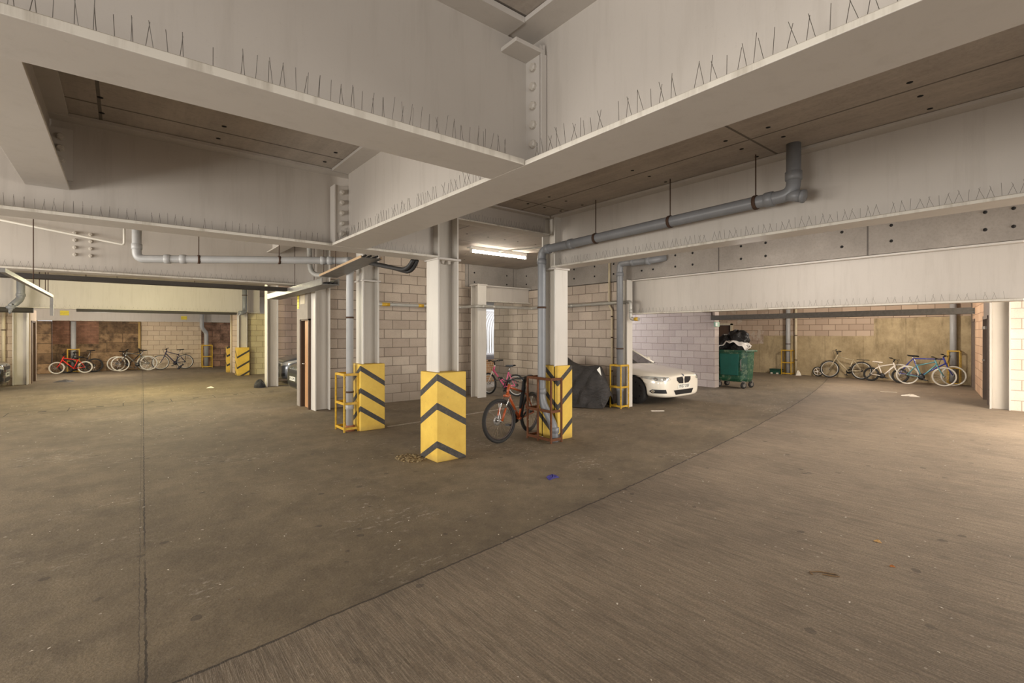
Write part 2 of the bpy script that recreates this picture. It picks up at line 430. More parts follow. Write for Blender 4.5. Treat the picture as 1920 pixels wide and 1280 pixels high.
# row 3
B3 = ibeam('steel_beam', 'pale steel beam behind the grey drain pipe, over the black cable tray', 'x', 10.85, -10, 3.30, ZB, ZC, .34)
for x in (-.62, -.42):
    for z in (3.02, 3.14, 3.26, 3.38): bolt(x, 10.84, z, (0, -1, 0), B3)
B4 = ibeam('steel_beam', 'far steel beam lit yellow, above the left row of bicycles', 'x', 22.0, -10, 4.4, 2.51, ZC, .34)
B5 = ibeam('steel_beam', 'farthest white beam directly above the old stone wall', 'x', 28.0, -10, 4.6, 2.22, 3.2, .34)
# right: pipe beam, secondary beam, lintel
R2 = ibeam('steel_beam', 'pale steel beam carrying the long grey drain pipe on the right', 'y', 5.51, -5, 5.60, 2.76, ZC, .32)
S2 = ibeam('steel_cross_beam', 'short shallow beam running back above the left drain pipe', 'y', 2.42, 5.77, 10.84, 3.36, ZC, .24, tf=.022)
S1 = ibeam('steel_cross_beam', 'short shallow beam between the central column and the pipe column', 'x', 5.76, 3.62, 5.36, 3.29, ZC, .24, tf=.022)
R3 = ibeam('steel_lintel_beam', 'wide cream lintel beam below the concrete band on the right', 'y', 9.30, .66, 7.195, 2.14, 2.935, .26)
X1 = ibeam('steel_cross_beam', 'short cream beam over the bright fence opening', 'x', 10.50, 7.50, 9.13, 2.54, 2.98, .22)


spikes('a', 'wire bird spike strip on the nearest left beam', 'x', 2.19, -3.5, 1.80, ZB + .036, step=.05, lean=.008)
spikes('a', 'wire bird spike strip on the main girder nearer than the bolted plate', 'y', 1.88, -2.5, 2.14, ZB + .028, step=.06, lean=.022)
spikes('a', 'dense bird spike strip on the main girder beyond the nearest beam', 'y', 1.88, 2.55, 5.50, ZB + .028, step=.055)
spikes('a', 'bird spike strip on the second left beam from the front', 'x', 5.60, -6, 1.84, ZB + .028, step=.06, lean=.01)
spikes('a', 'bird spike strip between the girder end and the central column', 'x', 5.60, 2.3, 3.2, ZB + .028, step=.055)
spikes('a', 'bird spike strip on the beam below the long grey pipe', 'y', 5.37, -2.5, 5.45, 2.788, step=.062)
spikes('a', 'bird spike strip on the beam above the black cable tray', 'x', 10.70, -8, 2.9, ZB + .028, step=.085)
spikes('a', 'bird spike strip on the far beam lit yellow', 'x', 21.85, -6, 4.2, 2.538, step=.12)
spikes('a', 'bird spike strip on the short shallow beam by the pipe column', 'x', 5.66, 3.7, 5.3, 3.312, step=.05)
spikes('a', 'bird spike strip on the wide cream lintel beam', 'y', 9.185, .8, 6.8, 2.168, step=.09)

# ------------------------------------------------------------------ columns
def column(label, x0, x1, y0, y1, zt, ori, guard=None, gm=None, gh=1.18, cap=None):
    """H-section column; ori 'x' = flanges facing +-x, 'y' = flanges facing +-y"""
    cx, cy = (x0 + x1) / 2, (y0 + y1) / 2
    t = thing('steel_column', label, 'column', (cx, cy, 0), kind='thing')
    tf, tw = .026, .018
    def bx(*a, name='flange', m=COLP): q = MB(); q.box(*a); return q.build(name, m, t, bevel=.003)
    if ori == 'x':
        bx(x0, x0 + tf, y0, y1, 0, zt); bx(x1 - tf, x1, y0, y1, 0, zt)
        bx(x0 + tf, x1 - tf, cy - tw / 2, cy + tw / 2, 0, zt, name='web', m=COL_D)
    else:
        bx(x0, x1, y0, y0 + tf, 0, zt); bx(x0, x1, y1 - tf, y1, 0, zt)
        bx(cx - tw / 2, cx + tw / 2, y0 + tf, y1 - tf, 0, zt, name='web', m=COL_D)
    if guard:
        g = MB(); g.box(guard[0], guard[1], guard[2], guard[3], 0, gh)
        o = g.build('concrete_guard', gm, t, bevel=.014); o['label'] = 'yellow concrete guard with black chevron stripes'
    if cap:
        q = MB(); q.box(x0 - .02, x1 + .02, y0 - .03, y1 + .03, cap, cap + .028); q.build('cap_plate', STEEL, t, bevel=.003)
    return t
C_1 = column('central steel column, its yellow guard nearest the camera with upward chevrons', 3.28, 3.61, 5.62, 5.93, ZC - .005, 'x', (3.215, 3.675, 5.53, 5.99),
       chevron('guard_paint_a', 3.215, 5.53, (1.13, .75, .245), -.0 + .57), gh=1.185, cap=2.70)
for x in (3.40, 3.50): bolt(x, 5.70, 2.70, (0, 0, -1), C_1)
column('steel column with yellow chevron guard beside the yellow pipe cage', 3.275, 3.58, 8.20, 8.51, ZC - .005, 'x', (3.20, 3.655, 8.12, 8.575),
       chevron('guard_paint_b', 3.20, 8.12, (1.10, .715, .40), .65), gh=1.165, cap=2.62)
column('steel column with yellow guard beside the rusty pipe cage', 5.37, 5.66, 5.53, 5.84, ZC - .005, 'y', (5.37, 5.71, 5.47, 5.92),
       chevron('guard_paint_c', 5.37, 5.47, (.90, .52, .03), -.8), gh=1.185, cap=2.73)
column('tall steel column against the brown wooden door', 3.27, 3.60, 10.87, 11.17, ZC - .005, 'x')
column('steel column beside the bright fence opening', 7.23, 7.50, 10.33, 10.66, 2.97, 'y', cap=2.965)
column('slim steel column left of the white car', 9.00, 9.20, 6.90, 7.20, 2.93, 'y')
column('steel column before the pale block wall at far right', 15.15, 15.45, 1.29, 1.62, 2.55, 'y')
column('far steel column beside the door at the left edge', -2.78, -2.43, 22.30, 22.62, 2.50, 'x')
column('far steel column with diagonal striped yellow guard, right of the left bicycles', 3.58, 3.90, 21.72, 22.02, 2.50, 'x', (3.52, 3.96, 21.62, 22.08),
       chevron('guard_paint_d', 3.52, 21.62, (.72, .30, -.10), -.62, w=.08), gh=1.12)
column('plain steel column left of the dark parked cars', 3.53, 3.86, 16.60, 16.92, ZC - .005, 'x')

# ------------------------------------------------------------------ walls
w = MB(); w.box(3.62, 7.80, 11.05, 11.27, 0, ZC)
struct(w.build('wall_middle', BLOCKX), 'blockwork wall behind the chevron columns')
w = MB(); w.box(9.16, 9.38, 7.20, 12.2, 0, 2.93)
struct(w.build('wall_partition', BLOCKY), 'blockwork wall behind the covered motorcycle')
w = MB(); w.box(9.14, 9.40, -5, 12.2, 2.94, ZC - .002)
band = struct(w.build('trim_1', CONCBAND), 'grey concrete band with fixing holes above the lintel')
w = MB(); w.box(7.30, 9.14, 11.03, 11.27, 2.98, ZC - .002)
band2 = struct(w.build('trim_2', CONCBAND), 'grey concrete band above the fence opening')
def wall_hole(x, y, z, ax, parent):
    q = MB(); q.lathe([(.024, 0.002), (.016, -.012), (0, -.02)], (x, y, z), ax, 8); q.build('fixing_hole', DARKHOLE, parent)
for y in (.75, 1.02, 2.05, 2.70, 3.9, 4.35, 5.35, 5.75, 6.3, 6.6, 7.4, 8.0, 8.7, 9.6, 10.6):
    for z in (3.12, 3.36): wall_hole(9.138, y, z, (1, 0, 0), band)
for x in (7.6, 8.75):
    for z in (3.12, 3.38): wall_hole(x, 11.028, z, (0, 1, 0), band2)
w = MB(); w.box(14.3, 14.55, 7.62, 12.6, 0, 3.3)
struct(w.build('wall_bay', BLOCKL), 'pale blockwork wall beside the white car and green bin')
# far right wall: stained concrete below, pink blocks above
def far_right_material():
    t = NT('stained_concrete_wall'); x, y, z = t.xyz()
    cv = t.node('ShaderNodeCombineXYZ'); t.link(y, cv.inputs[0]); t.link(z, cv.inputs[1])
    br = t.node('ShaderNodeTexBrick'); t.link(cv.outputs[0], br.inputs['Vector'])
    br.inputs['Color1'].default_value = lin((190, 168, 147)); br.inputs['Color2'].default_value = lin((172, 150, 130)); br.inputs['Mortar'].default_value = lin((112, 94, 76))
    br.inputs['Scale'].default_value = 1; br.inputs['Brick Width'].default_value = .45; br.inputs['Row Height'].default_value = .225; br.inputs['Mortar Size'].default_value = .008
    c = t.mix(t.ramp(t.noise(1.4, 6, .75), .35, .7), lin((186, 166, 130)), lin((144, 126, 94)))
    c = t.mix(t.math('MULTIPLY', t.ramp(t.noise(1, 5, .8, vec=t.mapped((3, 3, .7))), .5, .75), .6), c, lin((88, 78, 56)))
    top = t.math('ADD', 1.58, t.math('MULTIPLY', t.math('SUBTRACT', t.noise(1.1, 2), .5), .12))
    thr = t.math('ADD', top, t.math('MULTIPLY', t.math('LESS_THAN', y, 5.3), .66))
    thr = t.math('SUBTRACT', thr, t.math('MULTIPLY', t.math('GREATER_THAN', y, 9.2), .35))
    f = t.math('GREATER_THAN', z, thr)
    c2 = t.mix(t.math('MULTIPLY', t.ramp(t.noise(2.2, 5, .7), .55, .62), .8), br.outputs['Color'], lin((190, 176, 160)))
    c2 = t.mix(t.math('GREATER_THAN', y, 7.9), br.outputs['Color'], c2)
    pan = t.math('LESS_THAN', t.math('ABSOLUTE', t.math('SUBTRACT', t.math('FRACT', t.math('DIVIDE', y, 1.25)), .5)), .006)
    c = t.mix(t.math('MULTIPLY', pan, .5), c, lin((70, 60, 44)))
    t.bump(t.noise(18, 5, .75), .3, .01)
    return t.done(t.mix(f, c, c2), .9)
w = MB(); w.box(21.35, 21.6, 2.5, 10.55, 0, 3.3); w.box(21.35, 21.6, 11.35, 13, 0, 3.3); w.box(21.35, 21.6, 10.55, 11.35, 2.12, 3.3)
struct(w.build('wall_right', far_right_material()), 'stained concrete wall behind the right-hand bicycles')
d = MB(); d.box(21.42, 21.46, 10.62, 11.28, 0, 2.05)
dr = struct(d.build('door_1', DARKWOOD), 'dark recessed door behind the green bin')
d = MB(); d.box(21.30, 21.37, 10.52, 10.62, 0, 2.12); d.box(21.30, 21.37, 11.28, 11.38, 0, 2.12); d.box(21.30, 21.37, 10.52, 11.38, 2.05, 2.14)
d.build('door_frame', CREAM, dr)
# skewed right-hand return wall with two doors
P0, P1 = V((15.46, 1.63, 0)), V((21.40, 2.72, 0))
dirw = (P1 - P0).normalized(); nw = V((dirw.y, -dirw.x, 0))
def slab(m, a, b, z0, z1, th=.22, off=0., mi=0):
    p, q = P0 + dirw * a - nw * off, P0 + dirw * b - nw * off
    vs = [V((c.x, c.y, z)) + nw * (t) for z in (z0, z1) for t in (0, th) for c in (p, q)]
    m.add(vs, [(0, 2, 3, 1), (4, 5, 7, 6), (0, 1, 5, 4), (2, 6, 7, 3), (0, 4, 6, 2), (1, 3, 7, 5)], mi)
w = MB(); slab(w, 0, .55, 0, 3.3); slab(w, .55, 1.75, 2.12, 3.3); slab(w, 1.75, 4.35, 0, 3.3, mi=1); slab(w, 4.35, 5.35, 2.12, 3.3, mi=1); slab(w, 5.35, 6.1, 0, 3.3)
struct(w.build('wall_return', [MAUVE, blockwork('blockwork_warm', 'x', (214, 180, 148), (196, 158, 128), (150, 120, 96), stain_amt=.15)]), 'right return wall with two doors')
for i, (a, b) in enumerate(((.55, 1.75), (4.35, 5.35))):
    q = MB(); slab(q, a + .06, b - .06, 0, 2.06, .045, -.06)
    do = struct(q.build('door_%d' % (2 + i), [DARKWOOD, DARKWOOD][i]), ('dark brown door beside the far right column', 'narrow dark door near the right-hand bicycles')[i])
    q = MB(); slab(q, a, a + .07, 0, 2.12, .12, .02); slab(q, b - .07, b, 0, 2.12, .12, .02); slab(q, a, b, 2.05, 2.13, .12, .02)
    q.build('door_frame', MAUVE, do)
    if i == 0:
        q = MB(); p = P0 + dirw * (b - .25) - nw * .02; q.box(p.x - .02, p.x + .02, p.y - .03, p.y + .02, 1.0, 1.04); q.build('door_handle', TRAYM, do)
        q = MB(); slab(q, a + .12, b - .3, 1.80, 1.87, .1, .05); q.build('door_closer', TRAYM, do)
w = MB(); w.box(15.20, 15.42, -6, 1.29, 0, ZC)
struct(w.build('wall_corner', BLOCKCY), 'cream blockwork at the right edge')
# door wall between the chevron columns and the dark cars
w = MB(); w.box(3.20, 3.42, 11.80, 12.02, 0, ZC); w.box(3.20, 3.42, 11.18, 11.80, 2.02, ZC)
struct(w.build('wall_door_side', plain('plaster_grey', (152, 142, 130), .85, var=.5, scale=3)), 'short wall around the brown wooden door')
d = MB(); d.box(3.27, 3.315, 11.22, 11.62, .01, 1.99)
dr = struct(d.build('door_4', WOOD), 'light brown wooden door standing ajar beside a steel column')
d = MB(); d.box(3.22, 3.40, 11.17, 11.22, 0, 2.02); d.box(3.22, 3.40, 11.76, 11.80, 0, 2.02); d.box(3.22, 3.40, 11.17, 11.80, 1.99, 2.03); d.build('door_frame', DARKWOOD, dr)
d = MB(); d.box(3.32, 3.34, 11.60, 11.77, 0, 2.0); d.build('gap_shade', DARKHOLE, dr)  # black panel stands in for the shade inside the open gap
d = MB(); d.tube([(3.27, 11.58, 1.0), (3.22, 11.58, 1.0), (3.22, 11.66, 1.0)], .01, 8); d.build('door_handle', CHROME, dr)
# wall behind dark cars, stub wall by far guard, far wall
w = MB(); w.box(3.95, 12, 18.4, 18.6, 0, ZC)
struct(w.build('wall_car_bay', BLOCKP), 'pinkish blockwork wall behind the dark parked cars')
w = MB(); w.box(3.96, 6.5, 21.95, 22.15, 0, 2.5)
struct(w.build('wall_yellow_lit', BLOCKYLIT), 'blockwork lit yellow beside the far guard')
w = MB(); w.box(3.66, 3.90, 22.1, 23.7, 0, 2.5)
struct(w.build('wall_stub', BLOCKC), 'cream block wall stub behind the far striped guard')
g = MB(); g.box(3.47, 3.72, 23.68, 23.95, 0, 1.12)
tag(g.build('wall_end_guard', chevron('guard_paint_e', 3.47, 23.68, (1.05, .7, .3), -.5, w=.09), bevel=.01), 'narrow yellow striped guard on the end of the far block stub wall', 'guard')
w = MB()
segs = [(-10, -2.75, 0), (-2.75, -2.33, 0), (-2.33, -.83, 1), (-.83, .62, 0), (.66, 3.02, 2), (3.02, 5.2, 3)]
w.box(-10, -2.80, 28.2, 28.45, 0, 2.25, 0)
w.box(-2.33, -.83, 28.2, 28.45, 1.22, 2.25, 1); w.box(-2.33, -.83, 28.2, 28.45, 0, 1.22, 0)
w.box(-.83, .64, 28.2, 28.45, 0, 2.25, 0); w.box(.64, 3.02, 28.12, 28.45, 0, 2.25, 2); w.box(3.02, 7, 28.2, 28.45, 0, 2.25, 3)
w.box(-10, 7, 28.2, 28.45, 2.25, ZC, 4)
struct(w.build('wall_far', [STONE, REDB, BLOCKC, STONEP, COLP]), 'old stone, red brick and block wall behind the left bicycles')
p_ = MB(); p_.box(-2.80, -2.33, 27.72, 28.19, 0, 2.20); struct(p_.build('wall_pier', STONE), 'old stone pier left of the red bicycle')
# left return
w = MB(); w.box(-10, -2.80, 22.55, 22.8, 0, 2.5)
struct(w.build('wall_left', BLOCKC), 'cream blockwork at the left edge')
w = MB(); w.box(-2.62, -2.40, 22.62, 22.85, 0, 2.5, 0); w.box(-2.62, -2.40, 23.75, 24.1, 0, 2.5, 0); w.box(-2.62, -2.40, 22.85, 23.75, 2.08, 2.5, 0)
struct(w.build('wall_left_return', plain('pinkish_plaster', (190, 172, 152), .8, var=.4, scale=3)), 'short wall with a narrow door at left')
d = MB(); d.box(-2.50, -2.45, 22.88, 23.72, 0, 2.06)
dr = struct(d.build('door_5', MAUVE), 'dull brown door beside the far left column')
d = MB(); d.box(-2.43, -2.385, 22.80, 22.88, 0, 2.10); d.box(-2.43, -2.385, 23.72, 23.82, 0, 2.10); d.box(-2.43, -2.385, 22.80, 23.82, 2.06, 2.12); d.build('door_frame', DARKWOOD, dr)
d = MB(); d.box(-2.445, -2.43, 23.25, 23.33, .95, 1.35); d.build('push_plate', WHITEPIPE, dr)

# ------------------------------------------------------------------ fence outside the opening
f = MB(); f.box(8.3, 12.8, 13.5, 13.75, 0, .78)
struct(f.build('wall_outside', blockwork('orange_brick', 'x', (206, 160, 110), (190, 142, 96), (214, 196, 168), bw=.225, bh=.075, stain_amt=.1)), 'low orange brick wall outside the opening')
f = MB(); f.box(8.25, 12.85, 13.46, 13.79, .78, .90); struct(f.build('trim_3', plain('coping', (118, 116, 118), .8)), 'grey coping on the low outside wall')
fe = thing('arched_fence', 'white railing with arched bars seen through the bright opening', 'fence', (10.5, 13.62, .90))
WH = plain('white_fence_paint', (245, 245, 245), .5)
m = MB(); m.box(8.5, 12.6, 13.59, 13.65, .94, 1.0); m.build('bottom_rail', WH, fe)
m = MB(); m.box(8.5, 12.6, 13.595, 13.645, 2.62, 2.68); m.build('top_rail', WH, fe)
for i in range(38):
    x = 8.55 + i * .105
    q = MB(); pts = [(x, 13.62, .95), (x, 13.62, 1.75)] + [(x + .55 - .55 * math.cos(a), 13.62, 1.75 + .75 * math.sin(a)) for a in [k * PI / 16 for k in range(1, 8)]]
    q.tube(pts, .024, 6); q.build('bar', WH, fe)

# ------------------------------------------------------------------ pipes
def pipe(label, pts, r, mat, c=None, collars=(), brackets=(), name='drain_pipe', cat='pipe', n=14, hang=(), hangm=RUSTDK):
    t = thing(name, label, cat, pts[0])
    m = MB(); m.tube(path(pts, c or r * 2.2), r, n); m.build('pipe_run', mat, t)
    for p, ax in collars:
        q = MB(); q.lathe([(r * 1.0, -.045), (r * 1.16, -.04), (r * 1.16, .04), (r * 1.0, .045)], p, ax, n); q.build('collar', mat, t)
    for p, ax in brackets:
        q = MB(); q.lathe([(r * 1.0, -.015), (r * 1.12, -.015), (r * 1.12, .015), (r * 1.0, .015)], p, ax, n); q.build('bracket', hangm, t)
    for p, z in hang:
        q = MB(); q.tube([(p[0], p[1], p[2] + r), (p[0], p[1], z)], .007, 6); q.build('hanger_rod', hangm, t)
        q = MB(); q.lathe([(r * 1.0, -.018), (r * 1.14, -.018), (r * 1.14, .018), (r * 1.0, .018)], p, (0, 1, 0) if abs(pts[-2][1] - pts[1][1]) > 1.5 else (1, 0, 0), n); q.build('bracket', hangm, t)
    return t
pp = pipe('long grey drain pipe bending down inside the rusty cage', [(5.30, 5.47, .0), (5.30, 5.47, .22), (5.24, 5.70, .62), (5.24, 5.70, 3.04), (5.20, 1.95, 3.10), (5.20, 1.95, ZC + .02)], .066, GREYPIPE, .12,
     collars=[((5.24, 5.70, 2.86), (0, 0, 1)), ((5.239, 5.55, 3.042), (0, 1, 0)), ((5.238, 5.05, 3.05), (0, 1, 0)), ((5.203, 2.18, 3.096), (0, 1, 0)), ((5.20, 1.95, 3.28), (0, 0, 1)), ((5.24, 5.70, .78), (0, 0, 1)), ((5.30, 5.47, .18), (0, 0, 1))],
     brackets=[((5.24, 5.70, 2.12), (0, 0, 1)), ((5.24, 5.70, .98), (0, 0, 1))], hang=[((5.203, 2.32, 3.094), ZC), ((5.215, 3.35, 3.078), ZC), ((5.225, 4.55, 3.058), ZC)])
q = MB(); q.tube([(5.20, 2.0, 3.10), (5.19, 1.87, 3.06)], .06, 12); q.lathe([(.066, 0), (.066, .02), (.03, .03)], (5.19, 1.87, 3.06), (-.1, -1, -.3), 12); q.build('rodding_eye', GREYPIPE, pp)
pipe('grey drain pipe rising inside the yellow cage by the second chevron column', [(3.09, 8.32, .0), (3.09, 8.32, 2.98), (3.05, 8.40, 2.98), (.17, 9.45, 2.86), (.17, 9.45, ZC)], .062, PALEPIPE, .11,
     collars=[((3.09, 8.32, 2.8), (0, 0, 1)), ((.17, 9.45, 3.05), (0, 0, 1)), ((2.8, 8.49, 2.97), (.94, -.34, 0)), ((2.7, 8.53, 2.967), (.94, -.34, 0)), ((.55, 9.31, 2.877), (.94, -.34, 0)), ((.75, 9.24, 2.886), (.94, -.34, 0)), ((3.09, 8.32, .42), (0, 0, 1))],
     brackets=[((3.09, 8.32, 1.98), (0, 0, 1)), ((3.09, 8.32, .68), (0, 0, 1))], hang=[((.95, 9.165, 2.893), ZC), ((2.05, 8.765, 2.94), ZC)])
q = MB(); q.lathe([(.085, 0), (.085, .09), (.07, .1)], (3.09, 8.32, 0), (0, 0, 1), 14)
tag(q.build('pipe_socket', plain('terracotta_clay', (150, 92, 58), .8, var=.4, scale=20)), 'terracotta socket at the foot of the pipe in the yellow cage', 'pipe socket')
pipe('grey drain pipe at the slim column beside the covered motorcycle', [(8.84, 6.98, 0), (8.84, 6.98, 3.30), (8.84, 6.18, 3.27), (9.12, 5.98, 3.34)], .075, GREYPIPE, .13,
     collars=[((8.84, 6.98, 3.05), (0, 0, 1)), ((8.84, 6.62, 3.29), (0, 1, 0)), ((8.84, 6.22, 3.27), (0, 1, 0)), ((8.84, 6.98, .42), (0, 0, 1))], brackets=[((8.84, 6.98, 1.35), (0, 0, 1))])
pipe('thin cream pipe down the block wall behind the motorcycle', [(9.10, 7.50, ZC), (9.10, 7.50, 2.36), (9.10, 7.42, 2.26), (9.10, 7.42, 0)], .027, CREAM, .05, brackets=[((9.10, 7.42, 2.1), (0, 0, 1)), ((9.10, 7.42, 1.6), (0, 0, 1)), ((9.10, 7.42, .8), (0, 0, 1))], name='service_pipe')
gp = pipe('silver sprinkler pipe running along the block walls at head height', [(4.4, 10.97, 2.40), (7.12, 10.97, 2.40), (7.16, 10.25, 2.40), (9.02, 10.25, 2.40), (9.06, 7.0, 2.42), (8.98, 6.78, 2.42), (8.98, 6.78, 2.02), (8.98, 6.55, 2.02)], .04, GALV, .07, name='galvanised_pipe',
     collars=[((9.04, 8.9, 2.41), (0, 1, 0)), ((9.04, 8.7, 2.41), (0, 1, 0)), ((7.7, 10.25, 2.40), (1, 0, 0)), ((7.35, 10.25, 2.40), (1, 0, 0)), ((8.98, 6.78, 2.2), (0, 0, 1))])
for p, ax, l in (((4.95, 10.97, 2.40), (1, 0, 0), .2), ((5.9, 10.97, 2.40), (1, 0, 0), .15), ((9.055, 8.15, 2.413), (0, 1, 0), .22), ((8.98, 6.62, 2.02), (0, 1, 0), .1)):
    q = MB(); q.lathe([(.042, -l / 2), (.043, -l / 2), (.043, l / 2), (.042, l / 2)], p, ax, 14); q.build('yellow_band', YEL, gp)
pipe('grey downpipe on the yellow-lit far beam', [(3.78, 21.6, ZC), (3.78, 21.6, 2.62), (3.74, 21.45, 2.50), (3.55, 21.40, 2.48)], .085, GREYPIPE, .1, brackets=[((3.78, 21.6, 3.2), (0, 0, 1))])
pipe('grey cranked downpipe at the far left column', [(-2.50, 21.55, ZC), (-2.50, 21.55, 2.78), (-2.62, 21.4, 2.62), (-2.70, 21.4, 2.50), (-2.70, 21.4, 2.42)], .10, GREYPIPE, .12, collars=[((-2.50, 21.55, 2.9), (0, 0, 1)), ((-2.70, 21.4, 2.5), (0, 0, 1))])
pipe('dark horizontal pipe at the left edge under the far beam', [(-6, 21.4, 2.42), (-2.2, 21.4, 2.42)], .085, plain('dark_lagging', (58, 54, 50), .8), name='lagged_pipe')
pipe('thin cream pipe left of the far left column', [(-3.0, 22.48, 2.5), (-3.0, 22.48, 0)], .045, CREAM, brackets=[((-3.0, 22.48, 1.8), (0, 0, 1)), ((-3.0, 22.48, .5), (0, 0, 1))], name='service_pipe', n=10)
pipe('grey downpipe behind the red bicycle', [(-1.65, 28.02, 2.2), (-1.65, 28.02, 0)], .09, PALEPIPE)
pipe('cream pipe between the stone and block parts of the far wall', [(.60, 28.05, 2.2), (.60, 28.05, 0)], .05, plain('ochre_pipe', (176, 146, 90), .6), name='service_pipe', n=10)
pipe('grey downpipe cranked right of the block part of the far wall', [(3.0, 27.72, 2.9), (3.0, 27.72, 1.95), (3.2, 27.85, 1.7), (3.2, 27.85, 0)], .09, PALEPIPE, .1)
pipe('thin cream pipe at the end of the far stub wall', [(3.62, 23.62, 2.5), (3.62, 23.62, 0)], .04, CREAM, name='service_pipe', n=10)
pipe('thin cream pipe behind the dark cars', [(4.15, 18.28, ZC), (4.15, 18.28, 0)], .045, CREAM, brackets=[((4.15, 18.28, 1.5), (0, 0, 1))], name='service_pipe', n=10)
pipe('grey downpipe with yellow cage on the stained concrete wall', [(21.18, 8.15, 3.2), (21.18, 8.15, 0)], .085, PALEPIPE, brackets=[((21.18, 8.15, 1.25), (0, 0, 1))])
pipe('cream pipe right of the caged downpipe on the stained wall', [(21.25, 7.88, 3.2), (21.25, 7.88, 0)], .05, CREAM, brackets=[((21.25, 7.88, 1.6), (0, 0, 1)), ((21.25, 7.88, .6), (0, 0, 1))], name='service_pipe', n=10)
pipe('grey downpipe behind the row of blue bicycles', [(21.24, 3.12, 3.2), (21.24, 3.12, 0)], .09, PALEPIPE)
pipe('thin white conduit sloping across the upper left beam', [(-6.0, 10.66, 3.58), (-1.55, 10.66, 3.46), (.02, 10.5, 3.21), (.02, 10.5, 3.5)], .018, WHITEPIPE, .04, name='conduit', n=8)

# ------------------------------------------------------------------ pipe cages
def cage(label, x0, x1, y0, y1, h, mat, open_side='+x', r=.016, levels=(.03, .5, 1.0), mids=()):
    t = thing('pipe_cage', label, 'pipe cage', ((x0 + x1) / 2, (y0 + y1) / 2, 0))
    for x, y in ((x0, y0), (x0, y1), (x1, y0), (x1, y1)) + tuple(mids):
        q = MB(); q.bar((x, y, 0), (x, y, h), r * 1.6, r * 1.6); q.build('upright', mat, t)
    for k in levels:
        z = max(.05, k * h - .01)
        q = MB()
        ring = [(x1, y0, z), (x0, y0, z), (x0, y1, z), (x1, y1, z)]
        for a, b in zip(ring[:-1], ring[1:]): q.bar(a, b, r * .8, r * 2.6)
        q.build('hoop', mat, t)
    return t
cage('rusty brown steel cage around the pipe behind the orange bicycle', 5.14, 5.365, 5.38, 5.93, 1.0, RUST, mids=((5.14, 5.68),))
cage('yellow cage with chipped paint around the left pipe', 2.95, 3.195, 8.20, 8.62, 1.0, YEL, levels=(.07, .5, 1.0))
cage('yellow cage around the pipe beside the covered motorcycle', 8.70, 8.97, 6.84, 7.14, .98, YEL)
cage('yellow cage on the stained wall left of the silver bicycle', 21.02, 21.34, 7.98, 8.34, 1.0, YEL, r=.015)
cage('yellow cage behind the red bicycle', -1.84, -1.46, 27.88, 28.15, 1.0, YEL, r=.014)
cage('yellow cage right of the block part of the far wall', 3.02, 3.42, 27.62, 28.05, 1.1, YEL, r=.018)
cage('yellow cage behind the blue bicycles in the right corner', 21.12, 21.34, 2.95, 3.25, 1.12, YEL, r=.015)

# ------------------------------------------------------------------ cable trays
def tray(label, pts, w, h, mat, cable=True, rods=(), edge=None):
    t = thing('cable_tray', label, 'cable tray', pts[0])
    m = MB()
    for a, b in zip(pts[:-1], pts[1:]):
        a, b = V(a), V(b); d = (b - a).normalized(); s = d.cross(V((0, 0, 1))).normalized()
        m.bar(a, b, w, .006)
        n = int((b - a).length / .06)
        for i in range(n):
            p = a.lerp(b, (i + .5) / n)
            m.bar(p - s * w / 2 + V((0, 0, .012)), p + s * w / 2 + V((0, 0, .012)), .012, .012)
    m.build('tray_bed', mat, t)
    for sgn in (-1, 1):
        m = MB()
        for a, b in zip(pts[:-1], pts[1:]):
            a, b = V(a), V(b); d = (b - a).normalized(); s = d.cross(V((0, 0, 1))).normalized() * (w / 2 * sgn)
            m.bar(a + s + V((0, 0, h / 2)), b + s + V((0, 0, h / 2)), .012, h)
        m.build('side_rail', edge or mat, t)
    if cable:
        for k in range(3):
            m = MB(); off = (k - 1) * w * .25
            P = []
            for a, b in zip(pts[:-1], pts[1:]):
                a, b = V(a), V(b); s = (b - a).normalized().cross(V((0, 0, 1))).normalized()
                n = max(2, int((b - a).length / .5))
                P += [a.lerp(b, i / n) + s * (off + random.uniform(-.015, .015)) + V((0, 0, .035 + random.uniform(0, .012))) for i in range(n + 1)]
            m.tube(P, .015, 6); m.build('cable', CABLE, t)
    for p, z in rods:
        m = MB(); m.tube([p, (p[0], p[1], z)], .006, 6); m.build('hanger_rod', RUSTDK, t)
    return t
tray('grey mesh cable tray in front of the brown door column', [(2.92, 8.80, 2.58), (2.92, 13.0, 2.54)], .30, .12, TRAYM, rods=[((2.78, 9.3, 2.62), ZC), ((2.78, 10.6, 2.6), ZC), ((3.06, 11.6, 2.6), ZC)])
ut = tray('wood edged cable tray reaching the second chevron column', [(2.83, 6.75, 2.80), (2.83, 8.65, 2.70)], .31, .035, TRAYM, rods=[((2.70, 7.9, 2.75), ZC), ((2.70, 8.5, 2.71), ZC)], edge=plain('timber_edge', (190, 160, 124), .7, var=.5, scale=20))
q = MB(); q.tube(path([(2.60, 9.0, ZC), (2.62, 9.0, 2.74), (2.88, 8.6, 2.74)], .22), .045, 12)
tag(q.build('corrugated_conduit', plain('grey_corrugated', (164, 160, 152), .5, var=.7, scale=60, dark=.5)), 'grey corrugated conduit looping down to the cable tray', 'conduit')
for k in range(2):
    q = MB(); q.tube(path([(3.10 + .06 * k, 5.98, 2.72), (3.08 + .06 * k, 6.1, 2.58 - .03 * k), (2.98 + .08 * k, 6.7, 2.70), (2.98 + .05 * k, 7.2, 2.80)], .16), .03, 8)
    tag(q.build('drooping_cable', CABLE), ('thick black cable drooping from the beam to the tray end', 'second black cable drooping just beside the first')[k], 'cable')
